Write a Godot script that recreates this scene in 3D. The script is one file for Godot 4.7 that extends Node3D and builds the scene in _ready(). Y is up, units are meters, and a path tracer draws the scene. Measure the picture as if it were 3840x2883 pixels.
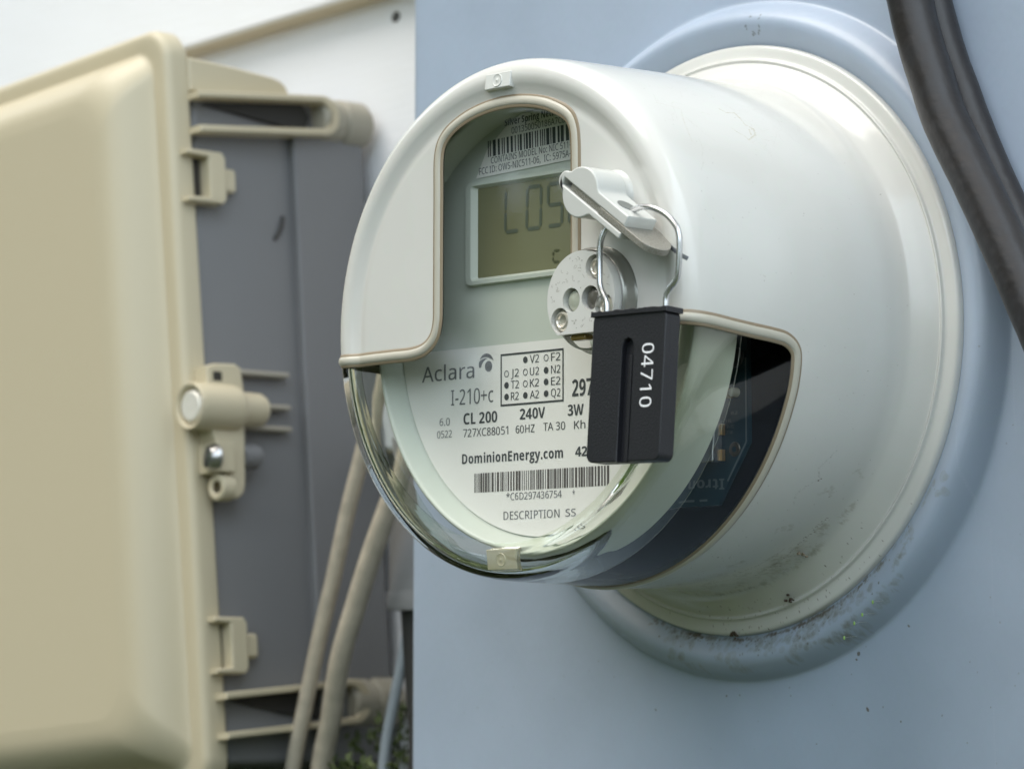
extends Node3D
# An electricity meter on its grey enclosure, a beige utility box and cables beside it. Lengths below are in millimetres (MM turns them into metres).

const MM := 0.001
var taken := {}
var rng := RandomNumberGenerator.new()
var sans := SystemFont.new()
var bold := SystemFont.new()
var mono := SystemFont.new()


# ---------------------------------------------------------------- mesh helper
class Shape:
	var v := PackedVector3Array()
	var n := PackedVector3Array()
	var uv := PackedVector2Array()
	func tri(a: Vector3, b: Vector3, c: Vector3, na: Vector3, nb: Vector3, nc: Vector3, ua := Vector2.ZERO, ub := Vector2.ZERO, uc := Vector2.ZERO) -> void:
		if (b - a).cross(c - a).dot(na + nb + nc) > 0.0:   # Godot's front faces run clockwise
			v.append_array([a, c, b]); n.append_array([na, nc, nb]); uv.append_array([ua, uc, ub])
		else:
			v.append_array([a, b, c]); n.append_array([na, nb, nc]); uv.append_array([ua, ub, uc])
	func quad(a: Vector3, b: Vector3, c: Vector3, d: Vector3, nn := Vector3.ZERO) -> void:
		var k := nn if nn != Vector3.ZERO else (b - a).cross(c - a).normalized()
		tri(a, b, c, k, k, k); tri(a, c, d, k, k, k)
	func grid(rows: Array, normals: Array) -> void:
		for i in rows.size() - 1:
			var r0: PackedVector3Array = rows[i]
			var r1: PackedVector3Array = rows[i + 1]
			var m0: PackedVector3Array = normals[i]
			var m1: PackedVector3Array = normals[i + 1]
			for j in r0.size() - 1:
				tri(r0[j], r1[j], r1[j + 1], m0[j], m1[j], m1[j + 1])
				tri(r0[j], r1[j + 1], r0[j + 1], m0[j], m1[j + 1], m0[j + 1])
	func build(origin: Vector3) -> ArrayMesh:
		var a := []
		a.resize(Mesh.ARRAY_MAX)
		var p := PackedVector3Array()
		p.resize(v.size())
		for i in v.size():
			p[i] = (v[i] - origin) * 0.001
		a[Mesh.ARRAY_VERTEX] = p
		a[Mesh.ARRAY_NORMAL] = n
		a[Mesh.ARRAY_TEX_UV] = uv
		var m := ArrayMesh.new()
		m.add_surface_from_arrays(Mesh.PRIMITIVE_TRIANGLES, a)
		return m


func box(s: Shape, lo: Vector3, hi: Vector3, r := 0.5, t := Transform3D.IDENTITY, k := 3) -> void:
	# a box with rounded edges
	var c := (lo + hi) / 2.0
	var h := (hi - lo) / 2.0
	r = minf(r, minf(h.x, minf(h.y, h.z)) * 0.98)
	var q := h - Vector3(r, r, r)
	var rows := []
	var nors := []
	for half in 2:
		for i in k + 1:
			var th := -PI / 2 + PI / 2 * i / k if half == 0 else PI / 2 * i / k
			var row := PackedVector3Array()
			var nor := PackedVector3Array()
			for quad in 4:
				for j in k + 1:
					var ph := PI / 2 * (quad + float(j) / k)
					var d := Vector3(cos(th) * cos(ph), sin(th), cos(th) * sin(ph))
					var sx := 1.0 if quad == 0 or quad == 3 else -1.0
					var sz := 1.0 if quad < 2 else -1.0
					row.append(t * (c + d * r + Vector3(sx * q.x, (-1.0 if half == 0 else 1.0) * q.y, sz * q.z)))
					nor.append(t.basis * d)
			row.append(row[0]); nor.append(nor[0])
			rows.append(row); nors.append(nor)
	s.grid(rows, nors)
	for sy in [-1.0, 1.0]:
		var e: Array = []
		for w in [[1, 1], [-1, 1], [-1, -1], [1, -1]]:
			e.append(t * (c + Vector3(w[0] * q.x, sy * h.y, w[1] * q.z)))
		s.quad(e[0], e[1], e[2], e[3], t.basis * Vector3(0, sy, 0))


func lathe(s: Shape, prof: Array, centre: Vector3, t := Transform3D.IDENTITY, segs := 96, smooth := true) -> void:
	# prof: Vector2(radius, z); turned round z
	var m := prof.size()
	var nn := []
	for i in m:
		var a: Vector2 = prof[maxi(i - 1, 0)]
		var b: Vector2 = prof[mini(i + 1, m - 1)]
		var d := (b - a).normalized()
		nn.append(Vector2(-d.y, d.x))
	for i in m - 1:
		var d: Vector2 = (prof[i + 1] - prof[i]).normalized()
		var f := Vector2(-d.y, d.x)
		var n0: Vector2 = nn[i] if smooth and nn[i].dot(f) > 0.8 else f
		var n1: Vector2 = nn[i + 1] if smooth and nn[i + 1].dot(f) > 0.8 else f
		for j in segs:
			var a0 := TAU * j / segs
			var a1 := TAU * (j + 1) / segs
			var P := func(p: Vector2, a: float) -> Vector3: return t * (centre + Vector3(p.x * cos(a), p.x * sin(a), p.y))
			var N := func(p: Vector2, a: float) -> Vector3: return t.basis * Vector3(p.x * cos(a), p.x * sin(a), p.y)
			s.tri(P.call(prof[i], a0), P.call(prof[i + 1], a0), P.call(prof[i + 1], a1), N.call(n0, a0), N.call(n1, a0), N.call(n1, a1))
			s.tri(P.call(prof[i], a0), P.call(prof[i + 1], a1), P.call(prof[i], a1), N.call(n0, a0), N.call(n1, a1), N.call(n0, a1))


func smooth_path(pts: Array, step := 1.5) -> PackedVector3Array:
	var c := Curve3D.new()
	c.bake_interval = step
	for i in pts.size():
		var a: Vector3 = pts[maxi(i - 1, 0)]
		var b: Vector3 = pts[mini(i + 1, pts.size() - 1)]
		var tan := (b - a) / 6.0
		c.add_point(pts[i], -tan, tan)
	return c.get_baked_points()


func tube(s: Shape, pts: PackedVector3Array, r: float, sides := 20, wobble := 0.0) -> void:
	var up := Vector3(0, 0, 1)
	var rows := []
	var nors := []
	var noise := FastNoiseLite.new()
	noise.seed = 7
	noise.frequency = 0.05
	for i in pts.size():
		var d := (pts[mini(i + 1, pts.size() - 1)] - pts[maxi(i - 1, 0)]).normalized()
		var x := up.cross(d).normalized()
		if x.length() < 0.1:
			x = Vector3.RIGHT
		var y := d.cross(x).normalized()
		up = y
		var row := PackedVector3Array()
		var nor := PackedVector3Array()
		for j in sides + 1:
			var a := TAU * j / sides
			var k := x * cos(a) + y * sin(a)
			row.append(pts[i] + k * (r + wobble * noise.get_noise_3dv(pts[i] + k * r)))
			nor.append(k)
		rows.append(row); nors.append(nor)
	s.grid(rows, nors)
	for e in [0, pts.size() - 1]:
		var nn := (pts[0] - pts[1]).normalized() if e == 0 else (pts[e] - pts[e - 1]).normalized()
		for j in sides:
			s.tri(pts[e], rows[e][j], rows[e][j + 1], nn, nn, nn)


func circle(c: Vector2, r: float, k := 32) -> PackedVector2Array:
	var p := PackedVector2Array()
	for i in k:
		p.append(c + Vector2.from_angle(TAU * i / k) * r)
	return p


func rect2(a: Vector2, b: Vector2) -> PackedVector2Array:
	return PackedVector2Array([a, Vector2(b.x, a.y), b, Vector2(a.x, b.y)])


func round_rect(lo: Vector2, hi: Vector2, r: float, k := 8) -> PackedVector2Array:
	var p := PackedVector2Array()
	for q in 4:
		var c := Vector2(hi.x - r if q == 0 or q == 3 else lo.x + r, hi.y - r if q < 2 else lo.y + r)
		for i in k + 1:
			p.append(c + Vector2.from_angle(PI / 2 * (q + float(i) / k)) * r)
	return p


func prism(s: Shape, poly: PackedVector2Array, z0: float, z1: float, bevel := 0.0, t := Transform3D.IDENTITY, both := false) -> void:
	# an outline drawn out along z, its front edge (and back edge) rounded
	if Geometry2D.is_polygon_clockwise(poly):
		poly.reverse()
	var m := poly.size()
	var en := []
	for i in m:
		var d := (poly[(i + 1) % m] - poly[i]).normalized()
		en.append(Vector2(d.y, -d.x))
	var mit := []
	var sm := []
	for i in m:
		var a: Vector2 = en[(i + m - 1) % m]
		var b: Vector2 = en[i]
		mit.append((a + b) / maxf(0.35, 1.0 + a.dot(b)))
		sm.append(a.dot(b) > 0.75)
	var rings := []   # inset, z, weight of the side normal, weight of the z normal
	var K := 4 if bevel > 0.0 else 0
	if bevel > 0.0 and both:
		for i in K + 1:
			var a := PI / 2 * (1.0 - float(i) / K)
			rings.append([bevel * (1 - cos(a)), z0 + bevel - bevel * sin(a), cos(a), -sin(a)])
	else:
		rings.append([0.0, z0, 1.0, 0.0])
	if bevel > 0.0:
		for i in K + 1:
			var a := PI / 2 * float(i) / K
			rings.append([bevel * (1 - cos(a)), z1 - bevel + bevel * sin(a), cos(a), sin(a)])
	else:
		rings.append([0.0, z1, 1.0, 0.0])
	for q in rings.size() - 1:
		var r0: Array = rings[q]
		var r1: Array = rings[q + 1]
		for i in m:
			var j := (i + 1) % m
			var ni: Vector2 = (en[i] + en[(i + m - 1) % m]).normalized() if sm[i] else en[i]
			var nj: Vector2 = (en[i] + en[j]).normalized() if sm[j] else en[i]
			var P := func(k: int, r: Array) -> Vector3:
				var w: Vector2 = poly[k] - mit[k] * r[0]
				return t * Vector3(w.x, w.y, r[1])
			var N := func(w: Vector2, r: Array) -> Vector3: return (t.basis * Vector3(w.x * r[2], w.y * r[2], r[3])).normalized()
			s.tri(P.call(i, r0), P.call(j, r0), P.call(j, r1), N.call(ni, r0), N.call(nj, r0), N.call(nj, r1))
			s.tri(P.call(i, r0), P.call(j, r1), P.call(i, r1), N.call(ni, r0), N.call(nj, r1), N.call(ni, r1))
	for e in [0, rings.size() - 1]:
		var cap := PackedVector2Array()
		for i in m:
			cap.append(poly[i] - mit[i] * rings[e][0])
		var ix := Geometry2D.triangulate_polygon(poly)
		var nn := (t.basis * Vector3(0, 0, -1.0 if e == 0 else 1.0)).normalized()
		var z: float = rings[e][1]
		for i in range(0, ix.size(), 3):
			s.tri(t * Vector3(cap[ix[i]].x, cap[ix[i]].y, z), t * Vector3(cap[ix[i + 1]].x, cap[ix[i + 1]].y, z), t * Vector3(cap[ix[i + 2]].x, cap[ix[i + 2]].y, z), nn, nn, nn)


func loft(s: Shape, rings: Array, cap_last := true) -> void:
	# rings of equally many points, one inside the other; smooth normals from the neighbours
	var m: int = rings[0].size()
	var rows := []
	var nors := []
	for i in rings.size():
		var row := PackedVector3Array()
		var nor := PackedVector3Array()
		for j in m + 1:
			var k := j % m
			var du: Vector3 = rings[i][(k + 1) % m] - rings[i][(k + m - 1) % m]
			var dv: Vector3 = rings[mini(i + 1, rings.size() - 1)][k] - rings[maxi(i - 1, 0)][k]
			row.append(rings[i][k])
			nor.append(du.cross(dv).normalized())
		rows.append(row); nors.append(nor)
	s.grid(rows, nors)
	if cap_last:
		var last: Array = rings[rings.size() - 1]
		var c := Vector3.ZERO
		for p in last:
			c += p / m
		for j in m:
			var a: Vector3 = last[j]
			var b: Vector3 = last[(j + 1) % m]
			s.tri(c, a, b, Vector3(0, 0, 1), Vector3(0, 0, 1), Vector3(0, 0, 1))


# ---------------------------------------------------------------- things and parts
func numbered(called: String) -> String:
	if not taken.has(called):
		taken[called] = 0
		return called
	taken[called] += 1
	return "%s_%03d" % [called, taken[called]]


func thing(called: String, label: String, category: String, base: Vector3, group := "") -> Node3D:
	var o := Node3D.new()
	o.name = numbered(called)
	o.position = base * MM
	o.set_meta("label", label)
	o.set_meta("category", category)
	if group:
		o.set_meta("group", group)
	o.set_meta("base", base)
	add_child(o)
	return o


func put(called: String, s: Shape, m: Material, parent: Node3D, label := "") -> MeshInstance3D:
	var o := MeshInstance3D.new()
	o.name = called
	o.mesh = s.build(parent.get_meta("base"))
	o.material_override = m
	o.set_meta("base", parent.get_meta("base"))
	if label:
		o.set_meta("label", label)
	parent.add_child(o, true)
	return o


func alone(called: String, s: Shape, m: Material, base: Vector3, label: String, category: String, group := "") -> MeshInstance3D:
	var o := MeshInstance3D.new()
	o.name = numbered(called)
	o.mesh = s.build(base)
	o.material_override = m
	o.position = base * MM
	o.set_meta("label", label)
	o.set_meta("category", category)
	if group:
		o.set_meta("group", group)
	add_child(o)
	return o


func lettering(s: Shape, text: String, font: Font, x0: float, x1: float, y0: float, cap: float, z: float, t := Transform3D.IDENTITY) -> void:
	# fits a line of flat letters between x0 and x1, its capitals standing cap high on y0
	var ref := TextMesh.new()
	ref.font = font; ref.font_size = 48; ref.depth = 0.0; ref.pixel_size = 0.02; ref.text = "H"
	ref.horizontal_alignment = HORIZONTAL_ALIGNMENT_LEFT
	var hb := ref.get_aabb()
	var tm := TextMesh.new()
	tm.font = font; tm.font_size = 48; tm.depth = 0.0; tm.pixel_size = 0.02; tm.curve_step = 1.0; tm.text = text
	tm.horizontal_alignment = HORIZONTAL_ALIGNMENT_LEFT
	var b := tm.get_aabb()
	var a := tm.get_mesh_arrays() if false else tm.surface_get_arrays(0)
	var pv: PackedVector3Array = a[Mesh.ARRAY_VERTEX]
	var ix: PackedInt32Array = a[Mesh.ARRAY_INDEX] if a[Mesh.ARRAY_INDEX] != null else PackedInt32Array()
	var sx := (x1 - x0) / b.size.x
	var sy := cap / hb.size.y
	var M := func(p: Vector3) -> Vector3: return t * Vector3(x0 + (p.x - b.position.x) * sx, y0 + (p.y - hb.position.y) * sy, z)
	var nn := (t.basis * Vector3(0, 0, 1)).normalized()
	if ix.is_empty():
		for i in pv.size():
			ix.append(i)
	for i in range(0, ix.size(), 3):
		s.tri(M.call(pv[ix[i]]), M.call(pv[ix[i + 1]]), M.call(pv[ix[i + 2]]), nn, nn, nn)


func flat(s: Shape, poly: PackedVector2Array, z: float, t := Transform3D.IDENTITY) -> void:
	var ix := Geometry2D.triangulate_polygon(poly)
	var nn := (t.basis * Vector3(0, 0, 1)).normalized()
	for i in range(0, ix.size(), 3):
		var p := []
		for k in 3:
			p.append(t * Vector3(poly[ix[i + k]].x, poly[ix[i + k]].y, z))
		s.tri(p[0], p[1], p[2], nn, nn, nn)


func bars(s: Shape, x0: float, x1: float, y0: float, y1: float, z: float, unit: float, t := Transform3D.IDENTITY) -> void:
	var x := x0
	while x < x1:
		var w: float = unit * [1, 1, 1, 2, 2, 3][rng.randi() % 6]
		flat(s, rect2(Vector2(x, y0), Vector2(minf(x + w, x1), y1)), z, t)
		x += w + unit * [1, 1, 1, 2, 2][rng.randi() % 5]


func put_mesh(called: String, mesh: Mesh, m: Material, parent: Node3D, label := "") -> MeshInstance3D:
	var o := MeshInstance3D.new()
	o.name = called
	o.mesh = mesh
	o.material_override = m
	o.set_meta("base", parent.get_meta("base"))
	if label:
		o.set_meta("label", label)
	parent.add_child(o, true)
	return o


# ---------------------------------------------------------------- materials
func mat(lin: Color, rough := 0.5, metal := 0.0, spec := 0.5) -> StandardMaterial3D:
	var m := StandardMaterial3D.new()
	m.albedo_color = lin.linear_to_srgb()
	m.roughness = rough
	m.metallic = metal
	m.metallic_specular = spec
	return m


func noise_tex(freq: float, seed_: int, size := 256, normal := 0.0, lo := Color.BLACK, hi := Color.WHITE, oct := 4) -> NoiseTexture2D:
	var n := FastNoiseLite.new()
	n.seed = seed_
	n.frequency = freq
	n.fractal_octaves = oct
	var t := NoiseTexture2D.new()
	t.width = size; t.height = size
	t.seamless = true
	t.noise = n
	if normal > 0.0:
		t.as_normal_map = true
		t.bump_strength = normal
	else:
		var g := Gradient.new()
		g.set_color(0, lo); g.set_color(1, hi)
		t.color_ramp = g
	return t


func grained(m: StandardMaterial3D, freq: float, scale: float, strength: float, seed_ := 3) -> StandardMaterial3D:
	m.normal_enabled = true
	m.normal_texture = noise_tex(freq, seed_, 256, 6.0)
	m.normal_scale = strength
	m.uv1_triplanar = true
	m.uv1_world_triplanar = true
	m.uv1_scale = Vector3.ONE * scale
	return m


func mottled(m: StandardMaterial3D, freq: float, scale: float, dark: float, seed_ := 5) -> StandardMaterial3D:
	m.albedo_texture = noise_tex(freq, seed_, 512, 0.0, Color(dark, dark, dark), Color.WHITE)
	m.uv1_triplanar = true
	m.uv1_world_triplanar = true
	m.uv1_scale = Vector3.ONE * scale
	return m


func pane(alpha: float, tint := Color.WHITE) -> StandardMaterial3D:
	var m := StandardMaterial3D.new()
	m.transparency = BaseMaterial3D.TRANSPARENCY_ALPHA
	m.albedo_color = Color(tint, alpha)
	m.roughness = 0.03
	m.metallic_specular = 0.42
	return m


# ---------------------------------------------------------------- the meter's moulded cover
var prof: PackedVector2Array      # (radius, z) along the outer skin, from the middle of the face to the flange
var prof_s: PackedFloat32Array


func make_profile() -> void:
	var c := Curve2D.new()
	c.bake_interval = 0.25
	var pts := [[0, 102], [30, 102], [56, 102], [60, 101.95], [62.3, 101.75], [64.2, 102.3], [66, 103.0], [67.8, 103.25], [69.6, 102.9], [71.2, 101.8], [72.3, 100.2], [72.95, 98.0], [73.3, 94.5], [73.5, 90], [74.0, 70], [74.5, 48], [74.7, 30], [74.9, 24.5], [75.3, 21.5], [76.2, 19.0], [77.5, 17.3], [79.5, 15.3], [81.8, 13.0], [82.25, 12.75], [82.65, 13.15], [83.1, 13.1], [83.5, 12.2], [84.2, 11.9], [86.6, 11.6], [87.4, 11.2], [87.8, 10.3], [87.9, 8.6], [87.9, 5.6]]
	for i in pts.size():
		var p := Vector2(pts[i][0], pts[i][1])
		var a: Array = pts[maxi(i - 1, 0)]
		var b: Array = pts[mini(i + 1, pts.size() - 1)]
		var d := (Vector2(b[0], b[1]) - Vector2(a[0], a[1])).normalized()
		var li := p.distance_to(Vector2(a[0], a[1])) / 3.0
		var lo := p.distance_to(Vector2(b[0], b[1])) / 3.0
		c.add_point(p, -d * li, d * lo)
	prof = c.get_baked_points()
	prof_s = PackedFloat32Array([0.0])
	for i in range(1, prof.size()):
		prof_s.append(prof_s[i - 1] + prof[i].distance_to(prof[i - 1]))


func prof_at(s: float) -> Array:   # [point, outward normal]
	var i := clampi(prof_s.bsearch(s) - 1, 0, prof.size() - 2)
	var f := clampf((s - prof_s[i]) / maxf(1e-6, prof_s[i + 1] - prof_s[i]), 0, 1)
	var d0 := (prof[mini(i + 1, prof.size() - 1)] - prof[maxi(i - 1, 0)]).normalized()
	var d1 := (prof[mini(i + 2, prof.size() - 1)] - prof[i]).normalized()
	var d := d0.lerp(d1, f).normalized()
	return [prof[i].lerp(prof[i + 1], f), Vector2(-d.y, d.x)]


func s_of_r(r: float) -> float:      # on the face and its rim
	for i in prof.size():
		if prof[i].x >= r:
			return prof_s[i]
	return prof_s[prof.size() - 1]


func s_of_z(z: float) -> float:      # down the side
	for i in range(prof.size() - 1, -1, -1):
		if prof[i].y >= z and prof[i].x < 76.0:
			return prof_s[i]
	return 0.0


func cover_at(p: Vector2, off := 0.0) -> Array:   # unrolled cover (arc length from the middle, angle) to [place, normal]
	var s := p.length()
	var a := p.angle()
	var q := prof_at(s)
	var w: Vector2 = q[0] + q[1] * off
	var n: Vector2 = q[1]
	if n.y < 0 and s < 40:
		n = -n
	return [Vector3(w.x * cos(a), w.x * sin(a), w.y), Vector3(n.x * cos(a), n.x * sin(a), n.y)]


func xy(x: float, y: float) -> Vector2:    # a place on the face as an unrolled point
	var v := Vector2(x, y)
	return v.normalized() * s_of_r(v.length()) if v.length() > 0.01 else v


func side(deg: float, z: float) -> Vector2:
	return Vector2.from_angle(deg_to_rad(deg)) * s_of_z(z)


func window_outline() -> PackedVector2Array:
	# the clear window: a column on the face, the lower half of the face and a band round the lower side
	var k := []
	for i in 31:                                              # round the lower side, left to right
		k.append(side(190.7 + (349.3 - 190.7) * i / 30.0, 61.3 if i > 0 and i < 30 else 62.0))
	k.append_array([side(-8.4, 63.6), side(-6.9, 67), side(-6.3, 72), side(-5.9, 78), side(-5.4, 85), side(-4.9, 91), side(-4.5, 96)])
	k.append_array([xy(70.5, -5.2), xy(66, -5.1), xy(58, -5.2), xy(48, -5.2), xy(40, -5.1), xy(35.5, -4.5), xy(31.5, -2.2), xy(29.2, 1.2), xy(28.4, 5), xy(28.3, 14), xy(28.3, 26), xy(28.3, 38), xy(28.2, 46)])
	k.append_array([xy(27.6, 50.3), xy(25.6, 53.6), xy(21.5, 56.3), xy(14.5, 58.9), xy(5, 60.4), xy(-5, 60.4), xy(-14.5, 58.9), xy(-21.5, 56.3), xy(-25.6, 53.4), xy(-27.4, 50.2), xy(-28.0, 46)])
	k.append_array([xy(-28.0, 38), xy(-28.0, 26), xy(-28.0, 14), xy(-28.0, 5), xy(-28.2, 0.6), xy(-29.8, -3.4), xy(-33.4, -6.3), xy(-39, -7.5), xy(-48, -7.6), xy(-58, -7.7), xy(-66, -7.8), xy(-70.5, -7.8)])
	k.append_array([side(186.3, 96), side(186.4, 91), side(186.6, 85), side(186.9, 78), side(187.1, 72), side(187.5, 67), side(188.6, 63.6)])
	var c := Curve2D.new()
	c.bake_interval = 1.0
	for i in k.size() + 1:
		var p: Vector2 = k[i % k.size()]
		var t: Vector2 = (k[(i + 1) % k.size()] - k[(i + k.size() - 1) % k.size()]) / 6.0
		c.add_point(p, -t, t)
	var b := c.get_baked_points()
	b.remove_at(b.size() - 1)
	return b


func cover_patch(s: Shape, poly: PackedVector2Array, inside: bool, off: float, s_to: float, inward := false, s_from := 0.0, taper := 0.0) -> void:
	var segs := 180
	var ss := [s_from]
	while ss[ss.size() - 1] < s_to:
		var u: float = ss[ss.size() - 1]
		var z: float = prof_at(u)[0].y
		var fine: float = 0.5 if (u > 54 and z > 92) or z < 26 else 3.0
		ss.append(minf(u + fine, s_to))
	var size := 2.0 * prof_s[prof_s.size() - 1]
	for i in ss.size() - 1:
		for j in segs:
			var a0 := TAU * j / segs
			var a1 := TAU * (j + 1) / segs
			var q := PackedVector2Array([Vector2.from_angle(a0) * ss[i], Vector2.from_angle(a0) * ss[i + 1], Vector2.from_angle(a1) * ss[i + 1], Vector2.from_angle(a1) * ss[i]])
			if ss[i] == 0.0:
				q.remove_at(0)
			var count := 0
			for p in q:
				count += 1 if Geometry2D.is_point_in_polygon(p, poly) else 0
			var pieces: Array = []
			if count == 0 or count == q.size():
				if (count > 0) == inside:
					pieces = [q]
			else:
				pieces = Geometry2D.intersect_polygons(q, poly) if inside else Geometry2D.clip_polygons(q, poly)
			for pc: PackedVector2Array in pieces:
				var ix := Geometry2D.triangulate_polygon(pc) if pc.size() > 4 else PackedInt32Array([0, 1, 2, 0, 2, 3] if pc.size() == 4 else [0, 1, 2])
				for k in range(0, ix.size(), 3):
					var e := []
					for w in 3:
						var p: Vector2 = pc[ix[k + w]]
						var u := p.length()
						var f := 1.0 if taper == 0.0 else clampf(minf(u - s_from, s_to - u) / taper, 0.03, 1.0)
						e.append(cover_at(p, off * f * (2.0 - f)))
					var g := -1.0 if inward else 1.0
					s.tri(e[0][0], e[1][0], e[2][0], e[0][1] * g, e[1][1] * g, e[2][1] * g, pc[ix[k]] / size + Vector2(0.5, 0.5), pc[ix[k + 1]] / size + Vector2(0.5, 0.5), pc[ix[k + 2]] / size + Vector2(0.5, 0.5))


func ribbon(s: Shape, path: PackedVector2Array, w: float, h: float, closed: bool, sides := 9) -> void:
	# a raised bead that follows the cover
	var m := path.size()
	var rows := []
	var nors := []
	for i in (m + 1 if closed else m):
		var e := cover_at(path[i % m])
		var a: Vector3 = cover_at(path[(i + m - 1) % m if closed else maxi(i - 1, 0)])[0]
		var b: Vector3 = cover_at(path[(i + 1) % m if closed else mini(i + 1, m - 1)])[0]
		var side_ := (b - a).normalized().cross(e[1]).normalized()
		var row := PackedVector3Array()
		var nor := PackedVector3Array()
		for j in sides:
			var f := PI * j / (sides - 1)
			row.append(e[0] + side_ * cos(f) * w / 2 + e[1] * (sin(f) * h - 0.05))
			nor.append((side_ * cos(f) / w * 2 + e[1] * sin(f) / h).normalized())
		rows.append(row); nors.append(nor)
	s.grid(rows, nors)


func speck(img: Image, c: Vector2, r: float, col: Color, seed_: int) -> void:
	# a ragged spot of dirt, blended over what is there; c and r in pixels
	var g := RandomNumberGenerator.new()
	g.seed = seed_
	var ph := g.randf() * TAU
	var el := g.randf_range(0.4, 1.0)
	for y in range(int(c.y - r) - 1, int(c.y + r) + 2):
		for x in range(int(c.x - r) - 1, int(c.x + r) + 2):
			if x < 0 or y < 0 or x >= img.get_width() or y >= img.get_height():
				continue
			var d := (Vector2(x, y) - c).rotated(ph)
			d.y /= el
			var k := clampf((r - d.length()) * 1.2 + 0.4, 0, 1) * g.randf_range(0.5, 1.0) * col.a
			if k > 0:
				img.set_pixel(x, y, img.get_pixel(x, y).lerp(Color(col, 1), k))


func streak(img: Image, pts: Array, w: float, col: Color, seed_: int) -> void:
	var g := RandomNumberGenerator.new()
	g.seed = seed_
	for i in pts.size() - 1:
		var a: Vector2 = pts[i]
		var b: Vector2 = pts[i + 1]
		var k := int(a.distance_to(b) / maxf(0.5, w * 0.5)) + 1
		for j in k:
			if g.randf() < (0.55 if col.r < 0.32 else 0.25):
				continue
			speck(img, a.lerp(b, float(j) / k) + Vector2(g.randfn() , g.randfn()) * w * (1.1 if col.r < 0.32 else 0.4), w * g.randf_range(0.4, 0.9), col, g.randi())


func planar_uv(s: Shape, lo: Vector2, hi: Vector2) -> void:
	for i in s.v.size():
		s.uv[i] = Vector2((s.v[i].x - lo.x) / (hi.x - lo.x), (hi.y - s.v[i].y) / (hi.y - lo.y))


func mottled_image(w: int, h: int, col: Color, amount: float, freq: float, seed_: int) -> Image:
	var n := FastNoiseLite.new()
	n.seed = seed_
	n.frequency = freq
	var im := Image.create(w / 4, h / 4, false, Image.FORMAT_RGB8)
	for y in h / 4:
		for x in w / 4:
			var k := 1.0 + amount * n.get_noise_2d(x, y)
			im.set_pixel(x, y, Color(col.r * k, col.g * k, col.b * k))
	im.resize(w, h, Image.INTERPOLATE_CUBIC)
	return im


# ---------------------------------------------------------------- the scene
func _ready() -> void:
	rng.seed = 11
	sans.font_names = PackedStringArray(["Droid Sans"])
	bold.font_names = PackedStringArray(["Droid Sans"])
	bold.font_weight = 700
	mono.font_names = PackedStringArray(["Droid Sans Mono"])

	var cam := Camera3D.new()
	cam.name = "camera"
	cam.transform = Transform3D(Basis(Vector3(0.6828721, 0.00054976, -0.7305377), Vector3(0.060922, 0.996474, 0.057697), Vector3(0.727993, -0.083906, 0.680431)).orthonormalized(), Vector3(669.1176, -95.6581, 724.7461) * MM)
	cam.fov = 13.2827
	cam.near = 0.05
	cam.far = 400.0
	var lens := CameraAttributesPhysical.new()
	lens.frustum_focal_length = 50.0
	lens.exposure_aperture = 8.0
	lens.frustum_focus_distance = 0.915
	lens.exposure_multiplier = 1.0
	cam.attributes = lens
	add_child(cam)
	cam.fov = 13.2827
	cam.current = true

	var env := Environment.new()
	env.background_mode = Environment.BG_SKY
	var sm := ProceduralSkyMaterial.new()
	sm.sky_top_color = Color(0.90, 0.955, 1.0)
	sm.sky_horizon_color = Color(0.64, 0.68, 0.72)
	sm.sky_curve = 0.28
	sm.sky_energy_multiplier = 1.4
	sm.ground_horizon_color = Color(0.25, 0.3, 0.18)
	sm.ground_bottom_color = Color(0.2, 0.25, 0.12)
	sm.sun_angle_max = 20.0
	var sky := Sky.new()
	sky.sky_material = sm
	env.sky = sky
	env.tonemap_mode = Environment.TONE_MAPPER_LINEAR
	env.tonemap_exposure = 1.84
	env.sdfgi_enabled = true
	env.ssao_enabled = true
	env.ssil_enabled = true
	var we := WorldEnvironment.new()
	we.name = "daylight"
	we.environment = env
	add_child(we)

	var sun := DirectionalLight3D.new()
	sun.name = "hazy_sun"
	sun.light_energy = 0.5
	sun.light_angular_distance = 45.0
	sun.light_color = Color(1.0, 0.98, 0.95)
	sun.shadow_enabled = true
	sun.look_at_from_position(Vector3(-0.45, 1.85, 0.8), Vector3.ZERO)
	add_child(sun)

	make_profile()
	ground_and_wall()
	meter_box()
	meter()
	handle_and_seal()
	utility_box()
	cables()
	small_things()
	woods()


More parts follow.
